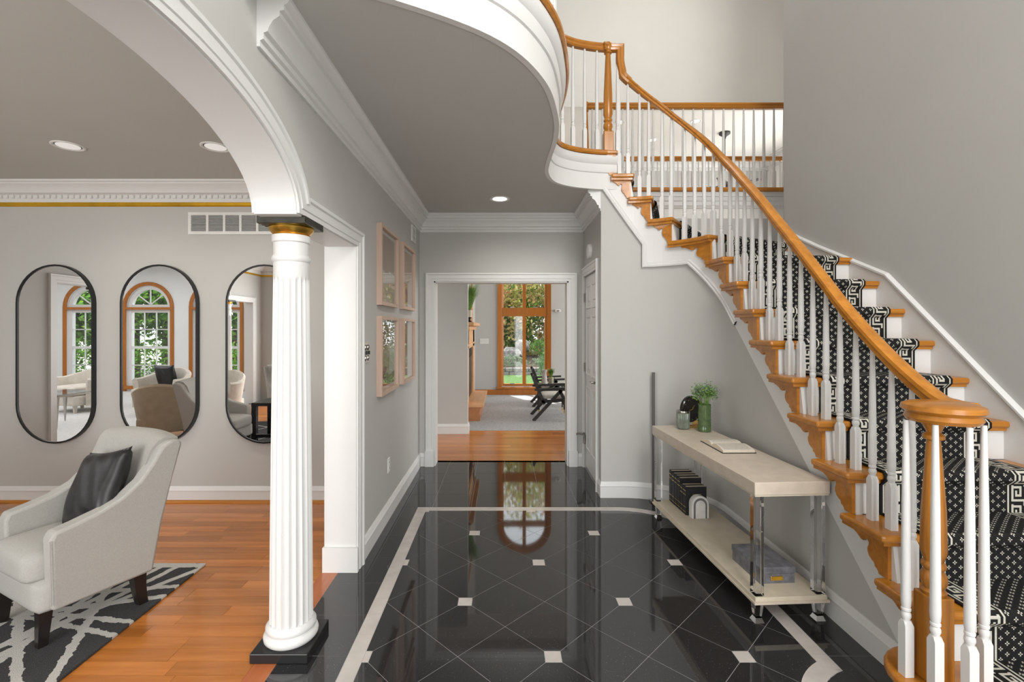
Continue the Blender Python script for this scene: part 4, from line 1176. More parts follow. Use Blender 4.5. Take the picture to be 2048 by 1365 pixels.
downlight(2.1, 8.55, 5.2, 'recessed light in the family room ceiling above the newel', 20)
downlight(3.45, 8.5, 5.2, 'recessed light in the family room ceiling behind the handrail', 20)
downlight(2.95, 9.35, 5.2, 'recessed light deepest in the family room ceiling', 20)
t = empty('ceiling_fan', (4.2, 9.0, 5.2), 0, 'dark ceiling fan hanging beyond the walkway railings', 'ceiling fan')
lathe('canopy', [(.02, -.12), (.03, -.08), (.10, -.03), (.10, 0)], M_dkwood, t, 18); tube('rod', [(0, 0, -.08), (0, 0, -.95)], .014, M_dkwood, t)
lathe('motor', [(.03, -1.12), (.12, -1.1), (.13, -1.0), (.06, -.94), (.02, -.93)], M_dkwood, t, 18)
for k in range(5):
    a = 2 * PI * k / 5 + .4; bar('blade', (.1 * math.cos(a), .1 * math.sin(a), -1.03), (.66 * math.cos(a), .66 * math.sin(a), -1.03), .13, .01, M_dkwood, t)
# ================================================================== FURNITURE
def rounded(name, lo, hi, mat, parent, r=.03, puff=0.0, n=6, loc=None, rot=None):
    """soft cushion: subdivided box pulled towards a superellipsoid"""
    bm = bmesh.new(); bmesh.ops.create_cube(bm, size=2.0); bmesh.ops.subdivide_edges(bm, edges=bm.edges[:], cuts=n, use_grid_fill=True)
    c = [(a + b) / 2 for a, b in zip(lo, hi)]; hs = [(b - a) / 2 for a, b in zip(lo, hi)]
    for v in bm.verts:
        q = []
        for k in range(3):
            x = v.co[k] * hs[k]; lim = hs[k] - r
            q.append((x, max(-lim, min(lim, x))))
        core = Vector((q[0][1], q[1][1], q[2][1])); d = Vector((q[0][0], q[1][0], q[2][0])) - core
        if d.length > 1e-6:
            m_ = max(abs(d.x), abs(d.y), abs(d.z)); d = d.normalized() * m_
        p = core + d
        if puff: p.z += (1 if p.z > 0 else -.3) * puff * (1 - (p.x / hs[0]) ** 2) * (1 - (p.y / hs[1]) ** 2)
        v.co = p + Vector(c)
    me = bpy.data.meshes.new(name); bm.to_mesh(me); bm.free()
    return link(name, me, mat, parent, True, loc, rot)

def armchair(loc, rz, lab, mat=M_linen, grp='wing armchairs'):
    t = empty('armchair', loc, rz, lab, 'armchair', grp)
    side = [(.185, .17), (.195, .50), (.18, .535), (.10, .55), (.0, .575), (-.09, .615), (-.165, .68), (-.215, .76), (-.255, .84), (-.30, .868), (-.345, .865), (-.36, .84), (-.325, .65), (-.28, .42), (-.235, .17)]
    for sx in (-1, 1):
        V = []
        for xo in (.205, .29):
            for y, z in side:
                fl_ = max(0, (z - .5) / .37); V.append((sx * (xo + .05 * fl_ ** 1.3), y, z))
        n = len(side); F = [tuple(range(n)), tuple(range(n, 2 * n))[::-1]] + [(k, (k + 1) % n, n + (k + 1) % n, n + k) for k in range(n)]
        o = mesh('arm', V, F, mat, t); bev(o, .018, 3)
        for p in o.data.polygons: p.use_smooth = True
        autosmooth(o, .9)
        bar('piping', (sx * .2915, .19, .20), (sx * .2915, .196, .50), .004, .004, mat, o)
    prof = [(-.12, .40), (-.17, .60), (-.225, .82), (-.26, .868), (-.31, .885), (-.36, .87), (-.372, .83), (-.32, .6), (-.25, .17), (-.20, .17), (-.13, .35)]
    N = 10; V, F = [], []
    for k in range(N + 1):
        u_ = -1 + 2 * k / N
        for y, z in prof:
            fl_ = max(0, (z - .5) / .37); V.append((u_ * (.235 + .05 * fl_ ** 1.3), y - .035 * (1 - u_ * u_), z + .012 * (1 - u_ * u_)))
    m_ = len(prof)
    for k in range(N):
        for q in range(m_): F.append((k * m_ + q, k * m_ + (q + 1) % m_, (k + 1) * m_ + (q + 1) % m_, (k + 1) * m_ + q))
    F += [tuple(range(m_)), tuple(range(N * m_, (N + 1) * m_))]
    autosmooth(mesh('backrest', V, F, mat, t), .9)
    rounded('seat_cushion', (-.215, -.2, .29), (.215, .26, .43), mat, t, .04, .02)
    o = rounded('seat_base', (-.27, -.22, .16), (.27, .235, .31), mat, t, .03)
    for x, y, k in ((-.215, .19, 0), (.215, .19, 0), (-.235, -.185, 1), (.235, -.185, 1)):
        if k == 0: bar('leg', (x, y, .18), (x, y + .01, 0), .052, .052, M_blackleg, t, up=(0, 1, 0), w2=.036, d2=.036)
        else:
            V, F = [], []
            for j in range(6):
                f = j / 5; z = .18 * (1 - f); yy = y - .02 * f * f; w_ = .030 - .008 * f
                V += [(x - w_, yy - w_, z), (x + w_, yy - w_, z), (x + w_, yy + w_, z), (x - w_, yy + w_, z)]
            for j in range(5):
                for q in range(4): F.append((4 * j + q, 4 * j + (q + 1) % 4, 4 * j + 4 + (q + 1) % 4, 4 * j + 4 + q))
            F += [(0, 1, 2, 3), (20, 21, 22, 23)]
            mesh('leg', V, F, M_blackleg, t)
    return t
armchair((-2.255, 2.49, .014), 2.675, 'pale grey linen armchair with black pillow, below the middle oval mirror')
armchair((-3.34, 2.50, .014), -PI / 2, 'linen armchair whose arm shows low in the mirror beside the column')
armchair((-3.48, .40, 0), -.6, 'linen armchair reflected farther back in the mirror beside the column')

def pillow(name, loc, rot, size, mat, lab, seams=True):
    N = 16; V, F = [], []
    h = size / 2
    for sgn in (1, -1):
        for j in range(N + 1):
            for i in range(N + 1):
                a, b = -1 + 2 * i / N, -1 + 2 * j / N
                e = max(0, (1 - a ** 4) * (1 - b ** 4)) ** .55
                pin = 1 - .09 * (1 - b * b) * abs(a) ** 3; pin2 = 1 - .09 * (1 - a * a) * abs(b) ** 3
                wr = .004 * math.sin(9 * a + 5 * b) * e
                V.append((a * h * pin, b * h * pin2, sgn * (e * size * .17) + wr))
    w_ = (N + 1)
    for s_ in range(2):
        for j in range(N):
            for i in range(N):
                q = (s_ * w_ * w_ + j * w_ + i, s_ * w_ * w_ + j * w_ + i + 1, s_ * w_ * w_ + (j + 1) * w_ + i + 1, s_ * w_ * w_ + (j + 1) * w_ + i)
                F.append(q if s_ == 0 else q[::-1])
    me = bpy.data.meshes.new(name); me.from_pydata(V, [], F); bm = bmesh.new(); bm.from_mesh(me); bmesh.ops.remove_doubles(bm, verts=bm.verts, dist=.0008); bmesh.ops.recalc_face_normals(bm, faces=bm.faces); bm.to_mesh(me); bm.free()
    o = link(name, me, mat, None, True, loc, rot)
    return tag(o, lab, 'pillow')
def mk_quilt():
    m = bpy.data.materials.new('quilted_black_silk'); t = NT(m); v = t.coord('Object'); sep = t.new('ShaderNodeSeparateXYZ'); t.link(v, sep.inputs[0])
    wob = t.m('MULTIPLY', t.noise(v, 12, 2), .012)
    def st_(s, p): 
        f = t.m('FRACT', t.m('DIVIDE', t.m('ADD', s, wob), p)); return t.m('LESS_THAN', f, .10)
    g = t.m('MAXIMUM', t.m('MAXIMUM', st_(sep.outputs[0], .052), st_(sep.outputs[0], .037)), st_(sep.outputs[1], .045))
    t.link(t.ramp(t.noise(v, 25, 3), [(.3, (.008, .008, .009)), (.7, (.02, .02, .022))]), t.b.inputs['Base Color'])
    t.b.inputs['Roughness'].default_value = .36
    t.bump(t.m('SUBTRACT', 1, g), .5, .01)
    return m
M_quilt = mk_quilt()
# pillow on the armchair: stands on the seat, leaning on the backrest
E = Matrix.Rotation(2.675, 4, 'Z') @ Matrix.Rotation(math.radians(-66), 4, 'X') @ Matrix.Rotation(math.radians(12), 4, 'Z')
lo_ = Vector((-2.255, 2.49, 0)) + Matrix.Rotation(2.675, 3, 'Z') @ Vector((-.055, -.085, .655))
pillow('throw_pillow', lo_, E.to_euler(), .385, M_quilt, 'black quilted pillow leaning on the grey linen armchair')

# rug
M_rug = mk_rug()
rg = box('area_rug', (-4.4, .6, .0005), (-1.875, 3.0, .014), M_rug, bevel=.004)
tag(rg, 'charcoal and cream rug of crossing lines under the armchair', 'rug')

# ---- console
con = empty('console_table', (1.267, 2.39, 0), .056, 'long limed wood console table with clear acrylic legs below the stairs', 'console table')
Wc, Lc = .395, 1.40
box('top', (0, 0, .655), (Wc, Lc, .72), M_console, con, bevel=.003)
box('top_underside', (.004, .004, .647), (Wc - .004, Lc - .004, .655), M_shelf, con)
box('shelf', (.008, .008, .113), (Wc - .008, Lc - .008, .135), M_shelf, con, bevel=.002)
box('shelf_edge', (.0, .0, .102), (Wc, Lc, .113), M_console, con)
for x in (.036, Wc - .036):
    for y in (.04, Lc - .04):
        box('leg', (x - .024, y - .024, .135), (x + .024, y + .024, .647), M_acrylic, con, bevel=.003, seg=1)
        lg = bar('lower_leg', (x, y, .102), (x, y, .022), .046, .046, M_acrylic, con, up=(0, 1, 0), w2=.030, d2=.030)
        bar('foot_cap', (x, y, .022), (x, y, 0), .032, .032, M_chrome, con, up=(0, 1, 0), w2=.05, d2=.05)
RC = Matrix.Rotation(.056, 4, 'Z')
def on(x, y, z): return Vector((1.267, 2.39, 0)) + RC.to_3x3() @ Vector((x, y, z))
# ribbed jar
def ribs(n, d): return lambda r, z, a: r * (1 - d * (.5 + .5 * math.cos(n * a))) if r > .03 else r
t = empty('ribbed_jar', on(.195, 1.27, .72), 0, 'ribbed sage green glass jar with metal lattice lid on the console', 'jar')
lathe('body', [(.030, 0), (.045, .006), (.049, .02), (.049, .122), (.046, .128), (.043, .128), (.043, .015), (.001, .012)], M_greenj, t, 96, rf=ribs(24, .07))
lathe('rim', [(.044, .126), (.05, .126), (.051, .132), (.05, .14), (.044, .142)], M_nickel, t, 32)
for k in range(6):
    a = PI * k / 6; bar('lid_wire', (-.045 * math.cos(a), -.045 * math.sin(a), .14), (.045 * math.cos(a), .045 * math.sin(a), .14), .004, .004, M_nickel, t)
# clock
t = empty('mantel_clock', on(.275, 1.315, .72), .45, 'round black marble clock on a brass stand behind the green vase', 'clock')
lathe('disc', [(.001, -.017), (.096, -.017), (.103, -.01), (.103, .01), (.096, .017), (.001, .017)], M_clock, t, 40, loc=(0, 0, .145), rot=(PI / 2, 0, 0))
box('base_bar', (-.07, -.03, 0), (.07, -.018, .012), M_brass, t); box('base_bar', (-.07, .018, 0), (.07, .03, .012), M_brass, t)
for x in (-.06, .06): box('cradle', (x - .008, -.03, .012), (x + .008, .03, .055), M_brass, t)
bar('hand', (0, -.02, .145), (-.04, -.02, .138), .005, .003, M_brass, t); bar('hand', (0, -.02, .145), (.02, -.02, .175), .005, .003, M_brass, t)
for k in range(12):
    a = 2 * PI * k / 12; x, z = .082 * math.sin(a), .145 + .082 * math.cos(a); box('hour_mark', (x - .003, -.0185, z - .003), (x + .003, -.0165, z + .003), M_brass, t)
# vase with sprigs
t = empty('green_vase', on(.315, 1.17, .72), 0, 'tall banded green vase holding leafy sprigs on the console', 'vase')
lathe('body', [(.040, 0), (.046, .004), (.047, .03)] + [(.0455 + (.0012 if k % 2 else -.0008), .035 + .011 * k) for k in range(14)] + [(.046, .196), (.047, .203), (.043, .205), (.040, .19), (.038, .02), (.001, .015)], M_greenv, t, 32)
def sprigs(name, parent, z0, n, r, hgt, mats, leaf=.012, seed=2):
    rd = random.Random(seed); buckets = [([], []) for _ in mats]; VS, FS = [], []
    for k in range(n):
        a = rd.uniform(0, 2 * PI); rr = r * math.sqrt(rd.random()); h_ = hgt * rd.uniform(.6, 1.0) * (1 - .35 * (rr / r) ** 2)
        p0 = Vector((.02 * math.cos(a), .02 * math.sin(a), z0 - .03)); p1 = Vector((rr * math.cos(a), rr * math.sin(a), z0 + h_))
        pm = (p0 + p1) / 2 + Vector((-.1 * rr * math.cos(a), -.1 * rr * math.sin(a), .02))
        v, f = tubevf([p0, pm, p1], [.0012, .001, .0006], 4, len(VS)); VS += v; FS += f
        V, F = buckets[rd.randrange(len(mats))]
        for j in range(22):
            s_ = rd.uniform(.3, 1.0); c = pm.lerp(p1, s_) + Vector((rd.uniform(-1, 1), rd.uniform(-1, 1), rd.uniform(-1, 1))) * (.016 + .014 * s_)
            d = Vector((rd.uniform(-1, 1), rd.uniform(-1, 1), rd.uniform(-.2, 1))).normalized(); e = d.orthogonal().normalized()
            L = leaf * rd.uniform(.6, 1.2); b = len(V)
            V += [c - d * L * .5, c + e * L * .28, c + d * L * .5, c - e * L * .28]; F.append((b, b + 1, b + 2, b + 3))
    mesh('stems', VS, FS, mats[0], parent)
    for (V, F), m_ in zip(buckets, mats):
        o = mesh(name, V, F, m_, parent, fix=False); o['kind'] = 'stuff'
sprigs('leaves', t, .20, 50, .09, .185, [M_leaf, M_leaf2, M_leaf], .017)
# open book
def mk_text():
    m = bpy.data.materials.new('printed_page_lines'); t = NT(m); v = t.coord('Object'); sep = t.new('ShaderNodeSeparateXYZ'); t.link(v, sep.inputs[0])
    ln = t.m('LESS_THAN', t.m('FRACT', t.m('DIVIDE', sep.outputs[1], .0075)), .5)
    wd_ = t.m('GREATER_THAN', t.noise(v, 260, 2), .42)
    ed = t.m('MULTIPLY', t.m('LESS_THAN', t.m('ABSOLUTE', sep.outputs[0]), .085), t.m('COMPARE', t.m('ABSOLUTE', sep.outputs[1]), .08, .062))
    f = t.m('MULTIPLY', t.m('MULTIPLY', ln, wd_), t.m('MULTIPLY', ed, .55))
    t.link(t.mix(f, c4((.66, .61, .53)), c4((.10, .10, .10))), t.b.inputs['Base Color']); t.b.inputs['Roughness'].default_value = .8
    return m
M_print = mk_text()
t = empty('open_book', on(.235, .70, .72), 0.02, 'open black-bound book lying on the console top', 'book')
box('cover', (-.105, -.16, 0), (.105, .16, .004), M_cover, t)
for sg in (-1, 1):
    pr = [(0, .004), (0, .012)] + [(sg * y, z) for y, z in ((.01, .024), (.03, .031), (.06, .032), (.10, .028), (.14, .021), (.152, .017))] + [(sg * .152, .004)]
    o = prism('page_block', pr, lambda p, q, h_: (h_, p, q), -.10, .10, M_paper, t)
    pr2 = [(sg * y, z) for y, z in ((.012, .0262), (.03, .0318), (.06, .0328), (.10, .0288), (.14, .0218), (.150, .0182))]
    V = [(x, y, z) for x in (-.098, .098) for y, z in pr2]; n = len(pr2); F = [(k, k + 1, n + k + 1, n + k) for k in range(n - 1)]
    m2 = mesh('top_page', V, F, M_print, o)
    bx_ = [((-.085, sg * (.02 + .008 * k) - .002, 0), (.085 - (.03 if k % 5 == 4 else 0), sg * (.02 + .008 * k) + .002, 0)) for k in range(15)]
# books on the shelf
bk = [(1.055, .052, .205, .15), (1.108, .046, .205, .15), (1.155, .052, .238, .16), (1.208, .05, .240, .16), (1.259, .048, .240, .155), (1.308, .05, .245, .155)]
nms = ['nearest the arched bookend', 'second from the arched bookend', 'third from the arched bookend', 'fourth from the arched bookend', 'fifth from the arched bookend', 'farthest from the arched bookend']
for (y, th, hg, dp), wn in zip(bk, nms):
    b = empty('hardback_book', on(.125, y, .136), .056, 'black gilt hardback upright on the lower shelf, ' + wn, 'book', 'black hardbacks on the console shelf')
    box('cover', (0, .0015, 0), (dp, .006, hg), M_cover, b); box('cover', (0, th - .0055, 0), (dp, th - .0015, hg), M_cover, b)
    sp_ = box('spine', (-.004, .0015, 0), (.004, th - .0015, hg), M_cover, b, bevel=.002)
    box('page_block', (.005, .006, .004), (dp - .004, th - .006, hg - .004), M_paper, b)
    for z in (.02, .055, hg - .06, hg - .03): box('gilt_band', (-.0048, .004, z), (-.0038, th - .004, z + .004), M_brass, sp_)
    if wn.startswith('nearest'):
        box('gilt_label', (.045, .0008, hg - .062), (.11, .0016, hg - .050), M_brass, b)
# bookend
t = empty('bookend', on(.135, .995, .135), .056, 'arched grey and white marble bookend beside the black books', 'bookend')
def archp(r, h_): return [(-r, 0)] + [(-r * math.cos(PI * k / 14), h_ - r + r * math.sin(PI * k / 14)) for k in range(15)] + [(r, 0)]
for r, h_, m_, nm, d in ((.062, .16, M_stone, 'outer_arch', .05), (.049, .146, M_greystone, 'middle_arch', .052), (.036, .130, M_stone, 'core_arch', .054)):
    prism(nm, [(x + .065, z) for x, z in archp(r, h_)], lambda p, q, hh: (p, hh, q), -d + .05, .05, m_, t, bevel=.002)
# storage box
t = empty('storage_box', on(.105, .13, .135), .056, 'grey marbled storage box with brass label holder on the lower shelf', 'box')
box('body', (.004, .004, 0), (.196, .276, .06), M_box, t); box('lid', (0, 0, .054), (.2, .28, .088), M_box, t, bevel=.002)
pl = box('label_holder', (.062, -.001, .016), (.130, .004, .040), M_brass, t, bevel=.002); box('label_card', (.070, -.0022, .021), (.122, -.0008, .036), M_goldpaint, pl)
M_rod = mk('dark_grey_metal', (.11, .105, .10), .5)
# rod behind the console
t = empty('metal_rod', (1.297, 4.095, 0), 0, 'thin dark metal rod standing behind the far console leg', 'rod')
box('shaft', (-.011, -.008, .01), (.011, .008, 1.115), M_rod, t); box('foot', (-.03, -.03, 0), (.03, .03, .012), M_nickel, t)

# ================================================================== FAMILY ROOM THINGS
t = empty('fireplace', (-.62, 8.5, 0), 0, 'maple fireplace surround with mantel seen past the wall end', 'fireplace')
boxes('surround', [((0, -.95, .26), (.05, -.55, 1.5)), ((0, .55, .26), (.05, .95, 1.5)), ((0, -.95, 1.15), (.05, .95, 1.5))], M_maple, t)
box('frieze', (.05, -.95, 1.2), (.06, .95, 1.23), M_maple, t); box('bed_mould', (0, -.97, 1.46), (.09, .97, 1.53), M_maple, t, bevel=.01)
box('mantel_shelf', (0, -1.0, 1.53), (.16, 1.0, 1.59), M_maple, t, bevel=.008)
box('firebox', (-.0, -.55, .26), (.02, .55, 1.15), M_fire, t)
for k in range(6): box('louver', (.02, -.5, .98 + .025 * k), (.035, .5, .99 + .025 * k), M_dkwood, t)
boxes('overmantel', [((0, -.8, 1.6), (.03, -.7, 3.0)), ((0, .7, 1.6), (.03, .8, 3.0)), ((0, -.8, 2.9), (.03, .8, 3.0))], M_maple, t)
hp = [(.0, 0), (.25, 0), (.25, .10), (.235, .14), (.255, .20), (.28, .225), (.29, .225), (.29, .262), (0, .262)]
t = empty('hearth_bench', (-.62, 8.48, 0), 0, 'low wooden hearth bench in front of the fireplace', 'hearth')
prism('base', hp[:6] + [(0, .225)], lambda p, q, h_: (p, h_, q), -.88, .88, M_hearthd, t); box('top', (0, -.89, .225), (.31, .89, .265), M_maple, t, bevel=.006)
def grass_plant(name, loc, hgt, spread, n, potp, mat, lab, seed, potm, stand=None):
    t = empty(name, loc, 0, lab, 'plant'); rd = random.Random(seed); V, F = [], []
    zt = potp[-1][1]
    for k in range(n):
        a = rd.uniform(0, 2 * PI); sp_ = spread * math.sqrt(rd.random()); h_ = hgt * rd.uniform(.6, 1); w_ = .0035
        d = Vector((math.cos(a), math.sin(a), 0)); e = Vector((-d.y, d.x, 0)) * w_
        pts = [d * .015 + Vector((0, 0, zt - .01)), d * sp_ * .4 + Vector((0, 0, zt + h_ * .6)), d * sp_ + Vector((0, 0, zt + h_))]
        for q_ in pts: q_.x = max(q_.x, -.06)
        b = len(V)
        V += [pts[0] - e, pts[0] + e, pts[1] + e, pts[1] - e, pts[2]]; F += [(b, b + 1, b + 2, b + 3), (b + 3, b + 2, b + 4)]
    mesh('blades', V, F, mat, t, fix=False)['kind'] = 'stuff'
    lathe('pot', potp, potm, t, 20)
    if stand: lathe('stand', stand, M_blackleg, t, 16)
    return t
grass_plant('potted_grass', (-.54, 7.66, 1.592), .50, .24, 380, [(.028, .075), (.04, .08), (.045, .19), (.038, .19)], M_leaf, 'tall green grass in a cream pot on the mantel', 4, M_potc, [(.035, 0), (.038, .01), (.018, .03), (.02, .055), (.036, .07), (.036, .08)])
def lounge_chair(loc, lab):
    t = empty('lounge_chair', loc, 0, lab, 'chair', 'dark framed lounge chairs in the family room')
    for y in (0, .55):
        bar('leg', (0, y, 0), (.46, y, .50), .034, .05, M_dkwood, t); bar('leg', (.42, y, .50), (.66, y, 0), .034, .05, M_dkwood, t)
        bar('armrest', (.02, y, .50), (.60, y, .525), .05, .032, M_dkwood, t); bar('seat_rail', (.10, y + (.03 if y == 0 else -.03), .30), (.66, y + (.03 if y == 0 else -.03), .34), .03, .05, M_dkwood, t)
        bar('back_post', (.18, y + (.03 if y == 0 else -.03), .26), (.0, y + (.03 if y == 0 else -.03), .72), .03, .045, M_dkwood, t)
    for k in range(4): bar('back_slat', (.14 - .04 * k, .03, .38 + .1 * k), (.14 - .04 * k, .52, .38 + .1 * k), .02, .05, M_dkwood, t, up=(.4, 0, 1))
    rounded('seat_cushion', (.12, .05, .335), (.68, .50, .415), M_seatw, t, .03, .015)
lounge_chair((.485, 7.62, .006), 'black framed lounge chair with ivory seat nearest the cased opening')
lounge_chair((.56, 8.95, .006), 'black framed lounge chair with ivory seat nearest the tall window')
t = empty('side_table', (.85, 8.45, .006), 0, 'dark side table with brass-tipped legs between the lounge chairs', 'table')
box('table_top', (-.25, -.17, .475), (.25, .17, .495), M_dkwood, t)
for x in (-.22, .22):
    for y in (-.14, .14): bar('leg', (x, y, .475), (x, y, .06), .022, .022, M_dkwood, t, up=(0, 1, 0)); bar('leg_tip', (x, y, .06), (x, y, 0), .02, .02, M_brass, t, up=(0, 1, 0))
t = empty('white_vase', (.735, 8.40, .502), 0, 'tall white waisted vase on the dark side table', 'vase')
lathe('body', [(.052, 0), (.056, .02), (.042, .12), (.036, .19), (.044, .235), (.052, .255), (.044, .255), (.03, .2), (.001, .1)], M_vasew, t, 20)
grass_plant('potted_plant', (.85, 8.42, .502), .17, .10, 260, [(.035, 0), (.04, .005), (.05, .12), (.042, .12)], M_leaf, 'bushy green plant in a sand pot on the dark side table', 9, M_pot)

# ================================================================== SUNROOM AND REFLECTED THINGS
def barrel_chair(loc, rz, lab, mat, sc=1.0):
    t = empty('barrel_chair', loc, rz, lab, 'armchair', 'velvet barrel chairs in the sunroom')
    V, F = [], []; N = 22
    for k in range(N + 1):
        a = math.radians(-20 + 220 * k / N); ca, sa = math.cos(a), -math.sin(a)
        hz = .60 + .16 * max(0, math.sin(a)) ** 1.5
        for r, z in ((.30, .2), (.33, hz - .05), (.35, hz), (.39, hz + .01), (.42, hz - .02), (.34, .12), (.30, .12)): V.append((r * ca * sc * 1.05, r * sa * sc, z))
    for k in range(N):
        for q in range(7): F.append((k * 7 + q, k * 7 + (q + 1) % 7, (k + 1) * 7 + (q + 1) % 7, (k + 1) * 7 + q))
    F += [tuple(range(7)), tuple(range(N * 7, N * 7 + 7))]
    autosmooth(mesh('shell', V, F, mat, t), .9)
    rounded('seat_cushion', (-.30, -.27, .30), (.30, .32, .46), mat, t, .05, .02); rounded('seat_base', (-.31, -.28, .12), (.31, .28, .31), mat, t, .03)
    for x in (-.24, .24):
        for y in (-.18, .22): bar('leg', (x, y, .13), (x, y, 0), .05, .05, mat, t, up=(0, 1, 0), w2=.035, d2=.035)
    return t
def rp_(u_, D): return (u_ - 1006) / 950 * D, 8.14 - D
x, y = rp_(322, 8.4); barrel_chair((x, y, 0), .15, 'cream velvet chair with black pillow reflected in the middle oval mirror', M_velvet, 1.05)
pillow('leather_pillow', (x - .02, y - .16, .63), (math.radians(75), 0, .2), .42, M_pillow, 'black leather pillow on the cream chair in the middle oval mirror')
x, y = rp_(350, 6.55); barrel_chair((x - .05, y, 0), 2.9, 'tan velvet barrel chair turned away, reflected in the middle oval mirror', M_tan, 1.0)
x, y = rp_(160, 8.6); barrel_chair((x, y, 0), .3, 'cream velvet chair reflected in the oval mirror farthest from the column', M_velvet, 1.1)
x, y = rp_(402, 7.9); barrel_chair((x + .25, y, 0), .2, 'cream velvet chair cut by the edge of the middle oval mirror', M_velvet, 1.0)
x, y = rp_(135, 7.3)
t = empty('glass_table', (x, y, 0), .2, 'glass topped table with tapered metal legs reflected in the farthest oval mirror', 'table')
box('glass_top', (-.45, -.3, .50), (.20, .3, .512), M_pane, t); boxes('apron', [((-.45, -.3, .47), (.2, -.27, .5)), ((-.45, .27, .47), (.2, .3, .5)), ((.17, -.3, .47), (.2, .3, .5)), ((-.45, -.3, .47), (-.42, .3, .5))], M_nickel, t)
for lx in (-.42, .17):
    for ly in (-.27, .27): bar('leg', (lx, ly, .48), (lx, ly, 0), .07, .03, M_nickel, t, up=(0, 1, 0), w2=.012, d2=.012)
t = empty('black_table', (-3.02, 1.75, .014), 0, 'black square framed side table reflected beside the column', 'table')
box('table_top', (-.24, -.24, .47), (.24, .24, .51), M_black, t)
for lx in (-.21, .21):
    for ly in (-.21, .21): box('leg', (lx - .03, ly - .03, 0), (lx + .03, ly + .03, .47), M_black, t)
boxes('stretcher', [((-.21, -.23, .06), (.21, -.19, .1)), ((-.21, .19, .06), (.21, .23, .1))], M_black, t)

# ================================================================== OUTSIDE
struct(box('ground', (-40, -40, -.35), (40, 45, -.15), M_ground), 'garden ground around the house')
struct(box('lawn', (-6, 13.6, -.2), (8, 16.4, -.13), M_grass), 'strip of lawn outside the tall window')
def blob(name, c, r, mat, lab, cat, seed, n=900, leaf=.1, core=True, sq=(1, 1, 1), grp=None):
    t = empty(name, c, 0, lab, cat, grp); rd = random.Random(seed); V, F = [], []
    for k in range(n):
        while True:
            p = Vector((rd.uniform(-1, 1), rd.uniform(-1, 1), rd.uniform(-1, 1)))
            if .55 < p.length < 1: break
        p = Vector((p.x * r * sq[0], p.y * r * sq[1], p.z * r * sq[2])) * (1 + .12 * math.sin(9 * p.x + 7 * p.z))
        d = Vector((rd.gauss(0, 1), rd.gauss(0, 1), rd.gauss(0, 1))).normalized(); e = d.orthogonal().normalized(); L = leaf * rd.uniform(.6, 1.3); b = len(V)
        V += [p - d * L * .5, p + e * L * .32, p + d * L * .5, p - e * L * .32]; F.append((b, b + 1, b + 2, b + 3))
    mesh('foliage', V, F, mat, t, fix=False)['kind'] = 'stuff'
    return t
def tree(c, h_, r, mat, lab, seed, n=2600, leaf=.16, lean=.1):
    t = blob('garden_tree', (c[0], c[1], -.15), 1.0, mat, lab, 'tree', seed, 1, .01, grp='garden trees')
    for ch in list(t.children): bpy.data.objects.remove(ch)
    rd = random.Random(seed); V, F = [], []
    tp = Vector((lean, .1, h_ * .6))
    tube('trunk', [(0, 0, 0), (lean * .4, .05, h_ * .3), tp], [.12, .09, .05], M_bark, t, 8)
    cl = []
    for k in range(9):
        a = rd.uniform(0, 2 * PI); q = Vector((r * .6 * math.cos(a), r * .6 * math.sin(a), h_ * rd.uniform(.30, .95))); cl.append((q, r * rd.uniform(.4, .65)))
        if k < 6: tube('branch', [tp * rd.uniform(.5, .95), q * .6 + tp * .4, q], [.04, .025, .012], M_bark, t, 5)
    for k in range(n):
        q, rr = cl[k % len(cl)]
        p = q + Vector((rd.gauss(0, .5), rd.gauss(0, .5), rd.gauss(0, .42))) * rr
        d = Vector((rd.gauss(0, 1), rd.gauss(0, 1), rd.gauss(0, 1))).normalized(); e = d.orthogonal().normalized(); L = leaf * rd.uniform(.6, 1.3); b = len(V)
        V += [p - d * L * .5, p + e * L * .34, p + d * L * .5, p - e * L * .34]; F.append((b, b + 1, b + 2, b + 3))
    mesh('foliage', V, F, mat, t, fix=False)['kind'] = 'stuff'
tree((-.6, 21.0), 6.5, 2.6, M_foliage2, 'autumn tinted tree outside the left panes of the tall window', 11, 6500, .2)
tree((2.6, 22.0), 6.5, 2.8, M_foliage2, 'autumn tinted tree outside the right panes of the tall window', 12, 6500, .2)
tree((1.0, 27.5), 8.0, 3.4, M_foliage, 'green tree deepest in the garden beyond the tall window', 13, 6000, .28)
tree((-5.2, 25.0), 7.0, 2.6, M_foliage, 'green tree at the garden edge away from the tall window', 14, 2600, .25)
tree((8.0, 24.0), 7.5, 2.8, M_foliage, 'green tree beyond the further family room windows', 15, 3000, .25)
SH = 'garden shrubs'
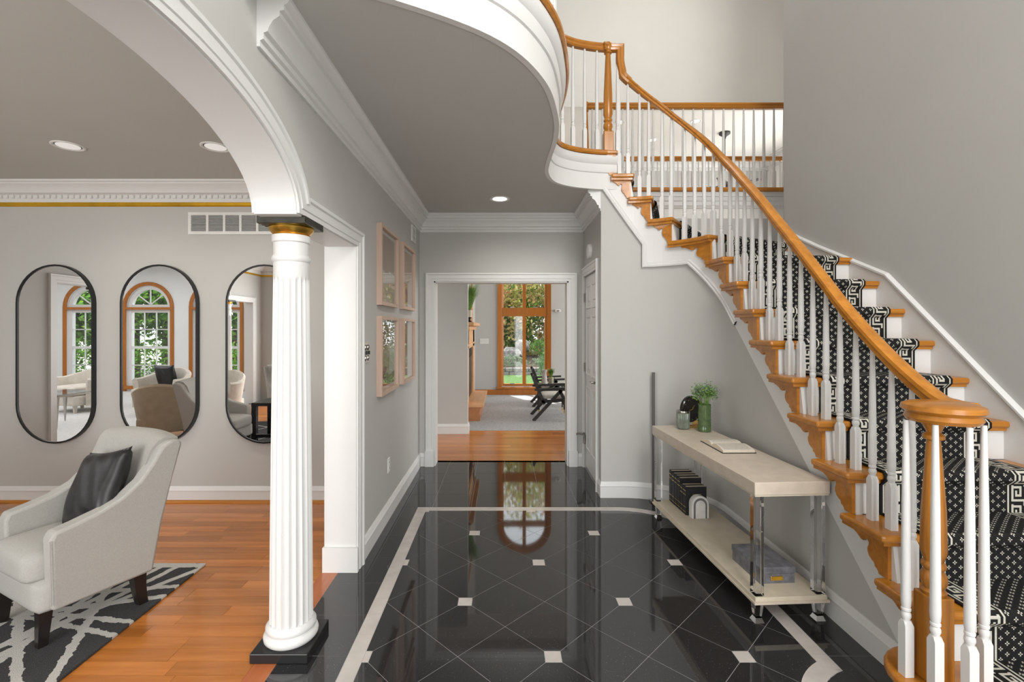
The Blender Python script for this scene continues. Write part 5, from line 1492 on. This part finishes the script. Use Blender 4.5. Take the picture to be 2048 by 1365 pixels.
for (c, r, m_, lab, sd, sq, n_, lf_) in (((.25, 17.3, .25), .32, M_shrubp, 'low pale shrub above the stone edging, left of the mullion', 21, (2.2, 1, .8), 1500, .05), ((1.75, 17.3, .25), .32, M_shrubp, 'low pale shrub above the stone edging, right of the mullion', 22, (2.2, 1, .8), 1500, .05),
                                 ((1.32, 13.2, .42), .40, M_shrub, 'dark rounded shrub just outside the tall window', 23, (.9, 1, 1.45), 1500, .06), ((1.55, 18.6, .75), .42, M_foliage, 'clipped green shrub beside the garden boulders', 25, (1.3, 1, .8), 1300, .06),
                                 ((-1.2, 24.2, 1.6), 1.9, M_foliage, 'tall green shrub mass under the left autumn tree', 26, (1.2, .6, 1), 6000, .16), ((1.4, 24.6, 1.4), 1.7, M_foliage2, 'tall golden shrub mass between the autumn trees', 27, (1.1, .6, 1), 6000, .16), ((.3, 23.2, 1.9), 1.5, M_foliage, 'loose green shrub mass behind the pale boulders', 29, (1, .6, 1), 5000, .14), ((4.2, 24.4, 1.6), 1.9, M_foliage, 'tall green shrub mass under the right autumn tree', 28, (1.2, .6, 1), 6000, .16)):
    blob('garden_shrub', c, r, m_, lab, 'shrub', sd, n_, lf_, sq=sq, grp=SH)
def rock(c, s, lab, sd):
    bm = bmesh.new(); bmesh.ops.create_icosphere(bm, subdivisions=2, radius=1); r_ = random.Random(sd)
    for v in bm.verts: v.co = Vector((v.co.x * s[0], v.co.y * s[1], v.co.z * s[2])) * r_.uniform(.8, 1.12)
    me = bpy.data.meshes.new('garden_rock'); bm.to_mesh(me); bm.free(); tag(link('garden_rock', me, M_rock, loc=c), lab, 'rock', 'garden rocks')
rock((.30, 18.6, .48), (.40, .3, .28), 'pale boulder in the garden left of the mullion', 1); rock((.78, 19.2, .75), (.32, .25, .3), 'smaller pale boulder beside the large garden boulder', 2); rock((2.5, 18.8, .45), (.4, .3, .3), 'flat boulder at the right of the garden', 3)
t = empty('garden_wall', (.6, 16.5, -.15), 0, 'low dry stone edging of the garden bed', 'wall')
for k in range(18):
    for j in range(2): box('stone', (-2.0 + .27 * k + .13 * j, -.1, .13 * j), (-2.0 + .27 * k + .13 * j + .26, .12, .13 * j + .125), M_rock, t, bevel=.02)
struct(box('garden_bed', (-8, 16.6, -.3), (10, 32, .10), M_bark), 'raised planting bed behind the stone edging')
for k, (x, y) in enumerate(((-13.9, -7.2), (-12.3, -7.8), (-10.9, -7.2), (-9.0, -7.8), (-15.8, -8.0))):
    tree((x, y), 5.6, 1.9, M_foliage, 'leafy green tree outside the sunroom, %s' % ('seen through the first window', 'seen between the first and middle windows', 'seen through the middle window', 'seen through the last window', 'at the far corner')[k], 31 + k, 5200, .2)
for k, x in enumerate((-12.4, -10.4, -8.3)): blob('garden_shrub', (x, -5.6, .4), .9, M_foliage, 'green shrub below the %s sunroom window' % ('first', 'middle', 'last')[k], 'shrub', 41 + k, 1500, .12, sq=(1.2, .7, .8), grp='sunroom shrubs')
